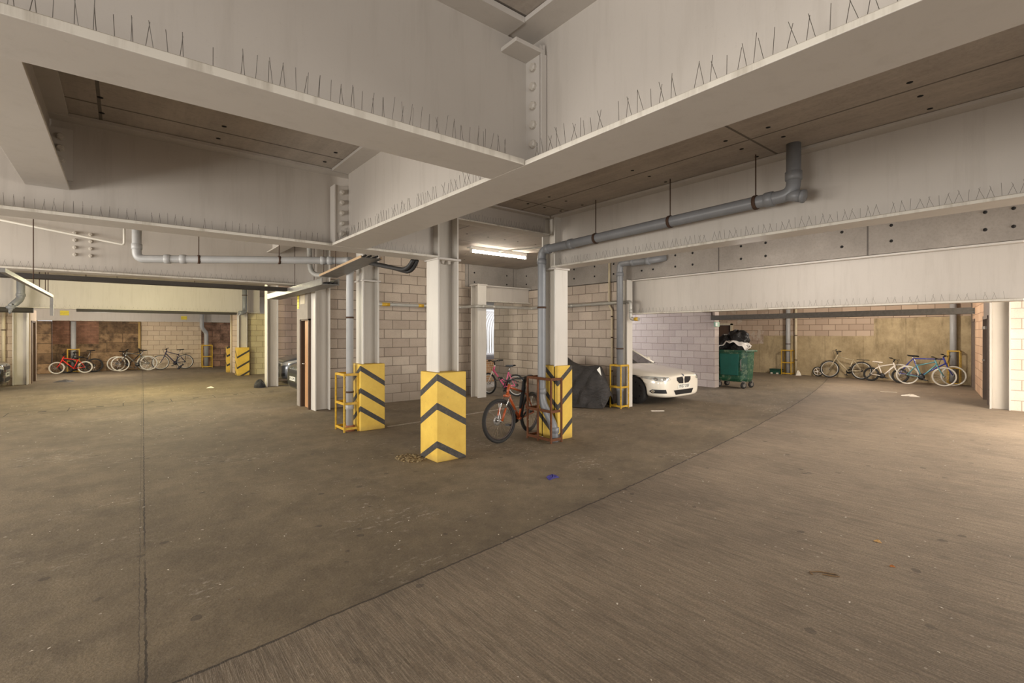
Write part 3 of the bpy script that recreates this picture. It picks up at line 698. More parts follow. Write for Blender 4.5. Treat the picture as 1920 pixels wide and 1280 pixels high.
tray('black cable tray slung below the upper left beam', [(-7.0, 11.25, 2.62), (2.9, 11.25, 2.62)], .26, .07, plain('dark_tray', (52, 46, 40), .7, var=.5, scale=12), rods=[((x, 11.25, 2.62), ZC) for x in (-.5, 1.1)])
tray('far cable tray under the yellow-lit beam', [(-1.2, 21.7, 2.42), (3.5, 21.7, 2.42)], .26, .09, bpy.data.materials['dark_tray'])
tray('long grey cable tray under the cream lintel beam', [(14.1, 7.55, 2.10), (14.1, 1.75, 2.12)], .34, .13, plain('shadowed_tray', (96, 90, 82), .6, .4, var=.8, scale=14))  # tray grey darkened, the shadow over the tray is in the colour
q = thing('strut_rail', 'grey steel strut rail hanging at the far left, cranked down at its end', 'rail', (-1.08, 13, 2.43))
m = MB(); m.bar((-1.08, 8.0, 2.44), (-1.08, 13.0, 2.43), .05, .05); m.build('rail_bar', TRAYM, q)
m = MB(); m.bar((-1.08, 13.0, 2.45), (-1.08, 13.0, 2.05), .05, .05); m.build('drop_bar', TRAYM, q)
for y in (10.5, 11.2, 12.0, 12.4):
    m = MB(); m.tube([(-1.08, y, 2.45), (-1.08, y, ZC)], .007, 6); m.build('hanger_rod', RUSTDK, q)

# ------------------------------------------------------------------ lights and small fittings
def emis(name, c, s):
    m = bpy.data.materials.new(name); m.use_nodes = True; b = m.node_tree.nodes['Principled BSDF']
    b.inputs['Base Color'].default_value = lin(c); b.inputs['Emission Color'].default_value = lin(c); b.inputs['Emission Strength'].default_value = s
    return m
L = thing('batten_light', 'lit fluorescent batten under the ceiling beside the pipe column', 'light', (6.65, 8.66, 3.48))
m = MB(); m.box(5.86, 7.46, 8.63, 8.69, 3.52, 3.597); m.build('housing', plain('white_housing', (225, 220, 210), .5), L)
m = MB(); m.tube([(5.90, 8.66, 3.49), (7.43, 8.66, 3.49)], .026, 12); m.build('tube', emis('fluorescent_tube', (255, 244, 226), 60), L)
for x in (5.88, 7.44):
    m = MB(); m.box(x - .015, x + .015, 8.63, 8.69, 3.455, 3.54); m.build('end_cap', plain('cap_white', (220, 215, 205), .5), L)
q = MB(); q.tube(path([(5.84, 8.75, 3.57), (6.3, 8.8, 3.57), (6.55, 8.75, 3.56), (7.35, 5.95 + 1.2, 3.57)], .08), .014, 8)
tag(q.build('conduit', GALV), 'thin ceiling conduit feeding the fluorescent light', 'conduit')
def notice(label, x, y, z, w, h, mat, ax='y'):
    q = MB()
    if ax == 'y': q.box(x - w / 2, x + w / 2, y - .006, y, z - h / 2, z + h / 2)
    else: q.box(x - .006, x, y - w / 2, y + w / 2, z - h / 2, z + h / 2)
    return tag(q.build('notice', mat), label, 'sign')
def notice_mat(name, c, ink):
    t = NT(name); x, y, z = t.xyz()
    s = t.math('MULTIPLY', t.math('LESS_THAN', t.math('FRACT', t.math('MULTIPLY', z, 14)), .4), t.math('GREATER_THAN', t.noise(60, 2), .45))
    return t.done(t.mix(t.math('MULTIPLY', s, .6), lin(c), lin(ink)), .6)
YN = notice_mat('yellow_notice', (226, 206, 70), (150, 130, 40))
notice('small yellow notice on the far white beam above the red bicycle', -1.93, 27.985, 2.55, .28, .20, YN)
notice('small yellow notice on the far white beam above the block wall', 2.30, 27.985, 2.42, .24, .16, YN)
notice('narrow yellow notice on the wall above the brown door', 3.20, 11.90, 2.45, .14, .36, YN, 'x')
notice('plain cream board on the wall above the brown door', 3.20, 11.55, 2.52, .36, .30, plain('cream_board', (190, 176, 150), .7), 'x')
es = thing('exit_sign', 'small pale green emergency sign on the block wall end above the bin', 'sign', (14.35, 7.60, 1.98))
m = MB(); m.box(14.22, 14.46, 7.55, 7.61, 1.90, 2.04); m.build('sign_box', plain('sign_green', (150, 186, 160), .5), es)
m = MB(); m.box(14.20, 14.30, 7.535, 7.55, 1.92, 2.02); m.build('sign_pictogram', plain('sign_white', (232, 238, 226), .5), es)
q = MB(); q.bar((14.27, 7.70, 2.12), (14.27, 7.70, 2.36), .03, .03); q.bar((14.27, 7.70, 2.36), (14.27, 8.0, 2.36), .03, .03)
tag(q.build('conduit', RUSTDK), 'small bent conduit on the block wall above the green bin', 'conduit')

# ------------------------------------------------------------------ bicycles
def bicycle(label, rear, front, r, frame_mat, tyre_mat=RUBBER, rim_mat=ALLOY, lean=0., steer=0., saddle=True, guards=False, rack=False, step=False, fork_mat=None, tyre_r=.024,
            group=None, bar_w=.58, seat_h=.96, saddle_mat=BLACKP, suspension=False, disc=False, bar_z=None, spokes=18):
    rx, ry = rear; fx, fy = front
    wb = math.hypot(fx - rx, fy - ry); s = wb / 1.05
    t = thing('bicycle', label, 'bicycle', (rx, ry, 0), 0, group)
    t.rotation_euler = (lean, 0, math.atan2(fy - ry, fx - rx))
    def B(m, name, mat, par=t, **k): return m.build(name, mat, par, local=True, **k)
    fork_mat = fork_mat or frame_mat
    axR, axF = V((0, 0, r)), V((wb, 0, r))
    u = V((-.33, 0, .944))
    A0 = axF + V((-.045, 0, -.015))
    hb = A0 + u * (r + .085); ht = hb + u * (.14 * s + .02)
    bb = V((.42 * s, 0, max(.20, r - .05)))
    st = bb + V((-.155 * s, 0, .46 * s))
    # steering rotation
    def S(p):
        return Matrix.Translation(A0) @ Matrix.Rotation(steer, 4, u) @ Matrix.Translation(-A0) @ V(p)
    # frame
    m = MB(); k = .018
    m.tube([ht - u * -.01, hb + u * -.01], .024, 10)
    if step:
        m.tube([hb + u * .04, hb.lerp(bb, .45) + V((0, 0, .02)), bb.lerp(st, .35), bb.lerp(st, .45)], k, 10)
    else: m.tube([ht - u * .03, st - V((-.01, 0, .03))], k, 10)
    m.tube([hb + u * .03, bb], k * 1.2, 10); m.tube([bb, st], k, 10)
    for y in (-1, 1):
        m.tube([bb + V((0, .03 * y, 0)), bb.lerp(axR, .3) + V((0, .05 * y, 0)), axR + V((0, .065 * y, 0))], .011, 8)
        m.tube([st + V((0, .015 * y, -.04)), st.lerp(axR, .3) + V((0, .045 * y, 0)), axR + V((0, .065 * y, 0))], .010, 8)
    m.lathe([(.024, -.035), (.024, .035)], bb, (0, 1, 0), 12)
    B(m, 'frame', frame_mat)
    # wheels
    def wheel(c, rot, name):
        W = MB(); W.tube([rot(c + V((math.cos(a), 0, math.sin(a))) * (r - tyre_r)) for a in [2 * PI * i / 36 for i in range(36)]], tyre_r, 8, closed=True)
        w = B(W, name, tyre_mat)
        R = MB(); R.tube([rot(c + V((math.cos(a), 0, math.sin(a))) * (r - tyre_r * 2 - .005)) for a in [2 * PI * i / 36 for i in range(36)]], .013, 6, closed=True)
        B(R, 'rim', rim_mat, w)
        K = MB()
        for i in range(spokes):
            a = 2 * PI * i / spokes; a2 = a + (.35 if i % 2 else -.35)
            K.tube([rot(c + V((math.cos(a2) * .022, .028 if i % 2 else -.028, math.sin(a2) * .022))), rot(c + V((math.cos(a), 0, math.sin(a))) * (r - tyre_r * 2 - .01))], .0016, 3, caps=False)
        B(K, 'spokes', CHROME, w, fixn=False)
        H = MB(); o = rot(c); ax = rot(c + V((0, 1, 0))) - o
        H.lathe([(.012, -.06), (.012, -.035), (.026, -.033), (.016, -.02), (.016, .02), (.026, .033), (.012, .035), (.012, .06)], o, ax, 12)
        B(H, 'hub', CHROME, w)
        if disc:
            D = MB(); D.lathe([(.05, .045), (.08, .045), (.08, .048), (.05, .048)], o, -ax, 24); B(D, 'brake_disc', plain('disc_steel', (150, 146, 140), .35, .6), w)
        return w
    wheel(axR, lambda p: V(p), 'rear_wheel'); wheel(axF, S, 'front_wheel')
    # fork
    m = MB()
    crown = A0 + u * (r + .065)
    for y in (-1, 1):
        if suspension:
            mid = A0.lerp(crown, .45)
            m.tube([S(axF + V((0, .065 * y, 0))), S(mid + V((.02, .065 * y, .03)))], .018, 10, mi=0)
            m.tube([S(mid + V((.02, .065 * y, .03))), S(crown + V((0.0, .062 * y, 0)))], .0125, 8, mi=1)
        else: m.tube([S(axF + V((0, .055 * y, 0))), S(A0.lerp(crown, .5) + V((.012, .052 * y, 0))), S(crown + V((0, .045 * y, 0)))], [.010, .014, .016], 8)
    m.tube([S(crown + V((0, -.07, 0))), S(crown + V((0, .07, 0)))], .022, 8, mi=0)
    m.tube([S(crown), S(ht + u * .05)], .017, 8, mi=1)
    B(m, 'fork', [fork_mat, CHROME if suspension else fork_mat])
    # bars
    top = ht + u * .045
    cl = top + V((.05 * s, 0, .035 if bar_z is None else bar_z))
    m = MB(); m.tube([S(top), S(cl)], .019, 8)
    hw = bar_w / 2
    m.tube([S(cl + V((-.07, -hw, .03))), S(cl + V((-.03, -hw * .5, .03))), S(cl + V((0, -.06, 0))), S(cl + V((0, .06, 0))), S(cl + V((-.03, hw * .5, .03))), S(cl + V((-.07, hw, .03)))], .012, 8)
    hbar = B(m, 'handlebar', BLACKP if frame_mat is not PALE else CHROME)
    for y in (-1, 1):
        m = MB(); m.tube([S(cl + V((-.035, hw * .62 * y, .03))), S(cl + V((-.075, (hw + .005) * y, .03)))], .017, 8); B(m, 'grip', RUBBER, hbar)
        m = MB(); m.tube([S(cl + V((-.02, hw * .5 * y, .022))), S(cl + V((.03, hw * .62 * y, 0))), S(cl + V((.02, hw * .95 * y, -.01)))], .006, 6); B(m, 'brake_lever', BLACKP, hbar)
        m = MB(); m.tube([S(cl + V((.03, hw * .6 * y, 0))), S(cl + V((.12, hw * .25 * y, .02))), S(cl + V((.08, .03 * y, -.1))), S(hb + V((.04, .03 * y, .02)))], .004, 5); B(m, 'brake_cable', BLACKP, hbar)
    # saddle
    sv = (st - bb).normalized(); sp = st + sv * max(.04, (seat_h - st.z) / sv.z - .05)
    if saddle:
        m = MB(); m.tube([st - sv * .05, sp], .0135, 8); B(m, 'seat_post', CHROME)
        m = MB()
        def sf(a, b):
            x = -.14 + .28 * a; wd = .075 * (1 - a) ** .7 + .018 if a < 1 else .012
            th = (b - .5) * 2
            return (sp.x + x, th * wd, sp.z + .05 - .035 * abs(th) ** 2.5 + .012 * (1 - a) - .01 * a)
        m.grid(sf, 10, 8)
        m.grid(lambda a, b: V(sf(a, b)) * 1.0 - V((0, 0, .025 if 0 < b < 1 else 0.004)), 10, 8)
        B(m, 'saddle', saddle_mat, fixn=False)
    # cranks
    m = MB(); m.lathe([(.03, .045), (.09, .045), (.09, .05), (.03, .05)], bb, (0, -1, 0), 20)
    a = random.uniform(.2, 1.2); cv = V((math.cos(a), 0, -math.sin(a))) * .165
    m.bar(bb + V((0, -.06, 0)), bb + cv + V((0, -.075, 0)), .016, .022); m.bar(bb + V((0, .06, 0)), bb - cv + V((0, .075, 0)), .016, .022)
    cr = B(m, 'crankset', BLACKP)
    for sg in (-1, 1):
        m = MB(); c = bb + cv * (-sg) + V((0, .12 * sg, 0)); m.box(c.x - .045, c.x + .045, c.y - .045, c.y + .045, c.z - .012, c.z + .012); B(m, 'pedal', BLACKP, cr)
    m = MB()
    for dz in (-1, 1): m.tube([bb + V((0, -.048, .088 * dz)), axR + V((0, -.045, .04 * dz))], .005, 4)
    m.lathe([(.015, .035), (.045, .036), (.045, .05), (.015, .05)], axR, (0, -1, 0), 14)
    B(m, 'chain', plain('chain_steel', (70, 66, 62), .5, .6) if 'chain_steel' not in bpy.data.materials else bpy.data.materials['chain_steel'])
    if guards:
        for c, rot, a0, a1 in ((axR, lambda p: V(p), -.1, 2.7), (axF, S, .35, 3.0)):
            m = MB(); m.grid(lambda a, b: rot(c + V((math.cos(a0 + (a1 - a0) * a), 0, math.sin(a0 + (a1 - a0) * a))) * (r + .02) + V((0, (b - .5) * .055, 0))), 20, 2); B(m, 'mudguard', BLACKP, fixn=False)
    if rack:
        m = MB()
        for y in (-.05, 0, .05): m.tube([axR + V((-.22, y, r + .06)), axR + V((.16, y, r + .06))], .006, 6)
        for y in (-.06, .06): m.tube([axR + V((0, y, 0)), axR + V((-.05, y, r + .06))], .005, 6)
        B(m, 'rack', BLACKP)
    return t
WHITEF = plain('white_frame', (238, 228, 214), .4)
ORANGE = plain('orange_frame', (172, 80, 36), .35, coat=.4, var=.3, scale=14)
RED = plain('red_frame', (226, 48, 34), .35, coat=.4)
PINK = plain('pink_frame', (236, 104, 146), .35, coat=.4)
SILV = plain('silver_frame', (196, 182, 152), .35, .3)
TEAL = plain('teal_frame', (104, 158, 164), .35, .1)
BLUE = plain('blue_frame', (56, 66, 160), .35, coat=.3)
ORIM = plain('orange_black_rim', (60, 48, 42), .4)
ob = bicycle('orange mountain bicycle leaning by the rusty cage, front wheel turned', (5.50, 6.30), (4.55, 5.93), .345, ORANGE, rim_mat=ORIM, lean=math.radians(-3), steer=math.radians(-18), suspension=True, disc=True, tyre_r=.028, fork_mat=ORANGE, saddle=True, seat_h=.98, spokes=28)
q = MB(); q.tube([(5.27, 6.17, .93), (5.23, 6.14, .78), (5.17, 6.12, .58), (5.12, 6.10, .46)], [.026, .036, .032, .02], 8)
tag(q.build('seat_tube_sleeve', plain('black_sleeve', (24, 23, 24), .9)), 'added black strap wrapped down the seat tube of the orange bicycle', 'sleeve')  # added sleeve that blackens the seat tube, no separate item
q = MB()
for i in range(12):
    a = i / 11; c = V((4.72, 6.0, .52)).lerp(V((4.98, 6.06, .44)), a); c.z -= .06 * math.sin(a * PI)
    q.tube([c + V((math.cos(k * PI / 3) * .022 * (1 if i % 2 else .4), .0 if i % 2 else math.cos(k * PI / 3) * .02, math.sin(k * PI / 3) * .016)) for k in range(6)], .006, 5, closed=True)
tag(q.build('chain_lock', TRAYM), 'grey chain lock slung between wheel and frame of the orange bicycle', 'lock')
bicycle('pink and white child bicycle in the bright opening beside the block wall', (8.22, 9.94), (7.93, 10.80), .30, PINK, fork_mat=WHITEF, steer=math.radians(-12), lean=math.radians(-3), step=True, seat_h=.84, bar_z=.10, bar_w=.54, rack=False, rim_mat=ALLOY)
LG, RG = 'bicycles against the far stone wall', 'bicycles against the stained concrete wall'
bicycle('small red child bicycle with pale tyres by the grey downpipe', (-1.24, 27.25), (-2.12, 27.25), .25, RED, tyre_mat=PALE, tyre_r=.016, lean=math.radians(6), seat_h=.66, bar_w=.5, group=LG, bar_z=.07, fork_mat=RED)
bicycle('black bicycle hidden behind the red child bicycle', (-.95, 27.60), (-1.82, 27.60), .30, BLKPAINT, rim_mat=BLACKP, lean=math.radians(6), seat_h=.95, group=LG)
bicycle('black bicycle with pale rims and a silver down tube, facing left', (.92, 27.35), (-.08, 27.32), .33, plain('pewter_frame', (120, 116, 106), .35, .3), rim_mat=ALLOY, lean=math.radians(5), seat_h=.92, group=LG, fork_mat=BLKPAINT, tyre_mat=PALE, tyre_r=.014)
bicycle('black bicycle facing right behind the silver-tubed one', (-.22, 27.68), (.82, 27.68), .33, BLKPAINT, rim_mat=ALLOY, lean=math.radians(-5), seat_h=.88, group=LG, tyre_mat=PALE, tyre_r=.014)
bicycle('dark road bicycle with black mudguards against the cream blocks', (2.30, 27.45), (1.36, 27.40), .34, plain('navy_frame', (48, 44, 70), .4), rim_mat=ALLOY, lean=math.radians(6), seat_h=.93, group=LG, tyre_r=.016, rack=True)
bicycle('silver bicycle with black rack, left of the white child bicycle', (20.92, 5.58), (20.92, 6.60), .33, SILV, lean=math.radians(9), saddle=False, guards=True, rack=True, group=RG, fork_mat=SILV, bar_z=.12)
bicycle('small white child bicycle in the middle of the right-hand row', (20.60, 5.20), (20.58, 4.38), .245, WHITEF, lean=math.radians(-9), seat_h=.70, rim_mat=BLACKP, group=RG, saddle_mat=WHITEF, bar_z=.08)
bicycle('teal bicycle with raised black saddle at the front of the right-hand row', (20.26, 4.12), (20.28, 3.20), .31, TEAL, lean=math.radians(-7), seat_h=.96, group=RG, tyre_mat=PALE, tyre_r=.015)
bicycle('dark blue bicycle behind the teal one', (20.72, 4.42), (20.74, 3.05), .32, BLUE, lean=math.radians(-7), seat_h=.92, group=RG, tyre_mat=PALE, tyre_r=.013)
# loose small wheel
t = thing('loose_wheel', 'small loose spoked wheel leaning on the wall by the silver bicycle', 'wheel', (21.2, 7.04, 0)); t.rotation_euler = (0, math.radians(10), PI / 2)
m = MB(); m.tube([(math.cos(a) * .17, 0, .19 + math.sin(a) * .17) for a in [2 * PI * i / 28 for i in range(28)]], .02, 8, closed=True); tw = m.build('tyre', RUBBER, t, local=True)
m = MB(); m.tube([(math.cos(a) * .14, 0, .19 + math.sin(a) * .14) for a in [2 * PI * i / 28 for i in range(28)]], .012, 6, closed=True)
for i in range(5):
    a = 2 * PI * i / 5; m.tube([(0, 0, .19), (math.cos(a) * .14, 0, .19 + math.sin(a) * .14)], .012, 6)
m.lathe([(.04, -.03), (.04, .03)], (0, 0, .19), (0, 1, 0), 12); m.build('rim', WHITEF, t, local=True)

# ------------------------------------------------------------------ cars
def evaluated_mesh(o):
    dg = bpy.context.evaluated_depsgraph_get(); dg.update()
    return bpy.data.meshes.new_from_object(o.evaluated_get(dg), depsgraph=dg)
def bake(o):
    me = evaluated_mesh(o); o.modifiers.clear(); old = o.data; o.data = me; bpy.data.meshes.remove(old)
GLASS = plain('car_glass', (40, 44, 46), .08, coat=1.)
LENS = plain('headlamp_lens', (206, 206, 200), .12, .5)
PLATE = plain('plate_white', (238, 236, 226), .4)
def text_mesh(txt, size, mat, name, parent, mtx):
    cu = bpy.data.curves.new('plate_text', 'FONT'); cu.body = txt; cu.size = size; cu.align_x = 'CENTER'; cu.align_y = 'CENTER'; cu.extrude = .001
    o = bpy.data.objects.new('plate_text', cu); COL.objects.link(o)
    me = evaluated_mesh(o); bpy.data.objects.remove(o); bpy.data.curves.remove(cu)
    me.transform(mtx); me.materials.append(mat)
    q = bpy.data.objects.new(name, me); COL.objects.link(q); q.parent = parent
    return q
def car(label, loc, rotz, paint, plate, rim_mat, coupe=True, kidneys=True, group=None):
    t = thing('car', label, 'car', (loc[0], loc[1], 0), rotz, group)
    # stations: x, half width, bottom z, shoulder z, hood-edge z, centre z
    if coupe:
        st = [(2.31, .56, .24, .56, .66, .67), (2.29, .68, .19, .60, .69, .71), (2.20, .79, .17, .63, .725, .755), (2.0, .865, .17, .67, .765, .79), (1.6, .885, .19, .72, .81, .845),
              (1.2, .89, .19, .78, .86, .895), (.85, .89, .19, .82, .90, .945), (.3, .89, .19, .86, .93, .96), (-.6, .89, .19, .88, .95, .97), (-1.3, .89, .19, .89, .97, 1.0), (-1.8, .86, .22, .88, .98, 1.02), (-2.15, .78, .28, .84, .96, 1.0), (-2.28, .66, .36, .78, .88, .92)]
    else:
        st = [(2.02, .56, .24, .56, .70, .72), (1.98, .68, .18, .62, .76, .78), (1.86, .78, .17, .68, .82, .84), (1.66, .84, .17, .74, .88, .91), (1.35, .86, .18, .82, .94, .98),
              (1.05, .865, .18, .88, .99, 1.03), (.4, .865, .18, .92, 1.02, 1.04), (-.5, .865, .18, .94, 1.03, 1.05), (-1.2, .865, .18, .95, 1.03, 1.05), (-1.7, .83, .22, .92, 1.0, 1.03), (-1.95, .74, .32, .84, .92, .95)]
    m = MB(); rows = []
    for x, wd, zb, zs, ze, zc in st:
        half = [(0, zb), (wd * .82, zb), (wd * .985, zb + .07), (wd * 1.0, zb + .22), (wd * 1.005, (zb + zs) / 2 + .12), (wd * .985, zs), (wd * .90, ze - .02), (wd * .78, ze), (wd * .4, zc - .008), (0, zc)]
        ring = [(x, y, z) for y, z in half] + [(x, -y, z) for y, z in half[-2:0:-1]]
        rows.append(ring)
    n = len(rows[0]); vs = [p for R in rows for p in R]
    fs = [(i * n + k, i * n + (k + 1) % n, (i + 1) * n + (k + 1) % n, (i + 1) * n + k) for i in range(len(rows) - 1) for k in range(n)]
    fs += [tuple(range(n)), tuple(range((len(rows) - 1) * n, len(rows) * n))[::-1]]
    m.add(vs, fs, 0, True)
    body = m.build('body', [paint, BLACKP], t, local=True, subsurf=2)
    wx = (1.50, -1.28) if coupe else (1.28, -1.25); wr = .325 if coupe else .31; hw = .76 if coupe else .74
    # wheel arches cut
    for x in wx:
        c = MB(); c.lathe([(wr + .045, -1.2), (wr + .045, 1.2)], (x, 0, wr), (0, 1, 0), 32)
        co = c.build('cutter', BLACKP, t, local=True)
        b = body.modifiers.new('b', 'BOOLEAN'); b.object = co; b.operation = 'DIFFERENCE'; b.solver = 'EXACT'
        bpy.context.view_layer.update(); bake(body); bpy.data.objects.remove(co)
    for p in body.data.polygons: p.use_smooth = True
    cn = MB(); cn.box(-2 if coupe else -1.7, 2.0 if coupe else 1.75, -.55, .55, .2, .6); cn.build('underbody', BLACKP, t, local=True)
    bvh = BVHTree.FromObject(body, bpy.context.evaluated_depsgraph_get())
    bvh = BVHTree.FromPolygons([v.co.copy() for v in body.data.vertices], [list(p.vertices) for p in body.data.polygons])
    def patch(name, poly, mat, ang=0., off=.005, par=t, thick=0.):
        """outline in (y,z) seen along a horizontal direction turned by ang from the car's nose, laid on the body"""
        d = V((-math.cos(ang), -math.sin(ang), 0)); sdir = V((-math.sin(ang), math.cos(ang), 0))
        cx = sum(p[0] for p in poly) / len(poly); cz = sum(p[1] for p in poly) / len(poly)
        N = 6; dense = []
        for i in range(len(poly)):
            a, b = poly[i], poly[(i + 1) % len(poly)]
            for k in range(4): dense.append((a[0] + (b[0] - a[0]) * k / 4, a[1] + (b[1] - a[1]) * k / 4))
        vs = []
        def hit(u, z):
            o = V((x0n if ang else 0, 0, 0)) - d * 4 + sdir * u + V((0, 0, z)); h = bvh.ray_cast(o, d)
            return (h[0] + h[1] * off) if h[0] is not None else (o + d * 1.9)
        vs.append(hit(cx, cz))
        for k in range(1, N + 1):
            for p in dense: vs.append(hit(cx + (p[0] - cx) * k / N, cz + (p[1] - cz) * k / N))
        q = MB(); n = len(dense); fs = [(0, 1 + i, 1 + (i + 1) % n) for i in range(n)]
        for k in range(N - 1): fs += [(1 + k * n + i, 1 + (k + 1) * n + i, 1 + (k + 1) * n + (i + 1) % n, 1 + k * n + (i + 1) % n) for i in range(n)]
        q.add(vs, fs, 0, True)
        return q.build(name, mat, par, local=True, fixn=True)
    x0n = 1.6 if coupe else 1.35
    def circ(cy, cz, r): return [(cy + r * math.cos(a), cz + r * math.sin(a)) for a in [2 * PI * i / 10 for i in range(10)]]
    for s in (-1, 1):
        def F(P): return [(s * y, z) for y, z in P]
        if coupe:
            patch('headlight', F([(.16, .585), (.44, .58), (.80, .665), (.62, .69), (.20, .675), (.13, .63)]), LENS, s * .5, .004)
            for cy in (.30, .48): patch('lamp_ring', F(circ(cy, .63, .038)), plain('lamp_ring_grey', (110, 108, 104), .3), s * .5, .008); patch('lamp', F(circ(cy, .63, .027)), CHROME, s * .5, .012)
            patch('fog_surround', F([(.34, .30), (.62, .30), (.66, .345), (.62, .39), (.37, .39)]), BLACKP, s * .4, .004)
            patch('fog_lamp', F(circ(.605, .345, .03)), CHROME, s * .4, .009)
        else:
            patch('headlight', F([(.14, .62), (.40, .66), (.72, .80), (.60, .82), (.27, .74), (.14, .70)]), LENS, s * .5, .004)
            patch('fog_surround', F([(.30, .28), (.52, .30), (.52, .40), (.32, .38)]), BLACKP, s * .3, .004)
        if kidneys: patch('kidney_grille', F([(.03, .505), (.20, .515), (.29, .58), (.30, .655), (.05, .665), (.022, .60)]), BLACKP, 0, .006)
    if not kidneys: patch('grille', [(-.40, .60), (.40, .60), (.46, .66), (.40, .70), (-.40, .70), (-.46, .66)], BLACKP, 0, .005)
    patch('lower_grille', [(-.34, .25), (.34, .25), (.42, .36), (-.42, .36)], BLACKP, 0, .005)
    h = bvh.ray_cast(V((4, 0, .45)), V((-1, 0, 0))); px = h[0].x + .012
    pz = .44 if coupe else .46
    m = MB(); m.box(px - .01, px, -.26, .26, pz - .055, pz + .055); pl = m.build('number_plate', PLATE, t, local=True)
    mt = Matrix.Translation((px + .001, 0, pz)) @ Matrix(((0, 0, 1, 0), (1, 0, 0, 0), (0, 1, 0, 0), (0, 0, 0, 1)))
    text_mesh(plate, .105, BLACKP, 'plate_lettering', pl, mt)
    patch('bonnet_badge', circ(0, .698 if coupe else .74, .03), plain('badge_' + plate[:2], (90, 96, 110), .3), 0, .006)
    # greenhouse
    if coupe: gs = [(.98, .62, .91, .93), (.25, .60, 1.28, 1.33), (-.05, .59, 1.33, 1.38), (-.7, .58, 1.32, 1.375), (-1.1, .57, 1.26, 1.31), (-1.75, .58, .98, 1.0)]
    else: gs = [(1.12, .64, .98, 1.0), (.45, .62, 1.36, 1.41), (.1, .61, 1.44, 1.49), (-.9, .60, 1.44, 1.49), (-1.5, .58, 1.38, 1.42), (-1.88, .60, .98, 1.0)]
    zb = .90 if coupe else .97
    m = MB(); rows = []
    for x, wd, ze, zc in gs:
        rows.append([(x, .80, zb), (x, wd + (.80 - wd) * .15, ze - .05), (x, wd, ze), (x, 0, zc), (x, -wd, ze), (x, -wd - (.80 - wd) * .15, ze - .05), (x, -.80, zb)])
    n = 7
    for i in range(len(rows) - 1):
        for k in range(n - 1):
            roof = k in (2, 3) and 1 <= i < len(rows) - 2
            m.add([rows[i][k], rows[i][k + 1], rows[i + 1][k + 1], rows[i + 1][k]], [(0, 1, 2, 3)], 1 if roof or k in (1, 4) else 0, True)
    m.build('cabin', [GLASS, paint], t, local=True)
    for s in (-1, 1):
        m = MB(); q = [V(r) for r in ((gs[0][0] - .02, s * .74, zb), (gs[1][0], s * gs[1][1], gs[1][2]), (gs[3][0], s * gs[3][1], gs[3][2]), (gs[-1][0], s * .70, zb + .03))]
        m.tube(q, .028, 8); m.build('roof_pillar', paint, t, local=True)
        m = MB(); m.lathe([(.0, -.07), (.07, -.05), (.085, 0), (.06, .04), (.0, .05)], (.62, s * .96, zb + .07), (1, 0, 0), 12); m.build('wing_mirror', paint, t, local=True)
    for x in wx:
        for s in (-1, 1):
            m = MB(); m.lathe([(wr - .09, -.10), (wr - .015, -.10), (wr, -.075), (wr, .075), (wr - .015, .10), (wr - .10, .10)], (x, s * hw, wr), (0, s, 0), 32); wo = m.build('wheel', RUBBER, t, local=True)
            m = MB(); m.lathe([(wr - .085, .085), (wr - .10, .09), (wr - .11, .04), (.06, .05), (.05, .07), (0, .07)], (x, s * hw, wr), (0, s, 0), 32)
            for k in range(10):
                a = 2 * PI * k / 10; m.bar((x + math.cos(a) * .05, s * (hw + .07), wr + math.sin(a) * .05), (x + math.cos(a) * (wr - .1), s * (hw + .09), wr + math.sin(a) * (wr - .1)), .03, .03, up=(0, 1, 0))
            m.build('rim', rim_mat, wo, local=True)
            m = MB(); m.lathe([(.03, .085), (.03, .095), (0, .096)], (x, s * hw, wr), (0, s, 0), 12); m.build('centre_cap', CHROME, wo, local=True)
    return t
WCAR = plain('white_car_paint', (236, 228, 212), .3, coat=.8)
BLKRIM = plain('gloss_black_rim', (66, 68, 74), .2, .7)
car('white coupe with black wheels parked beside the pale block wall', (10.46, 8.66), -PI / 2, WCAR, 'YK07 DBF', BLKRIM)
GCAR = plain('grey_car_paint', (86, 88, 92), .3, .3, coat=.8)
DCAR = plain('dark_green_car_paint', (44, 54, 48), .3, .2, coat=.8)
BCAR = plain('black_car_paint', (26, 27, 30), .25, .1, coat=.8)
car('grey hatchback parked behind the plain steel column', (6.02, 17.45), PI, GCAR, 'VE57 KMT', ALLOY, coupe=False, kidneys=False)
car('dark green hatchback mostly hidden by the brown door wall', (5.62, 13.95), PI, DCAR, 'VC51 XMC', ALLOY, coupe=False, kidneys=False)
car('black hatchback cut off by the left edge of the frame', (-4.72, 20.9), 0, BCAR, 'KN09 TRX', ALLOY, coupe=False, kidneys=False)
car('black hatchback just visible behind the far striped guard', (6.05, 26.4), PI, BCAR, 'SD58 WHL', ALLOY, coupe=False, kidneys=False)

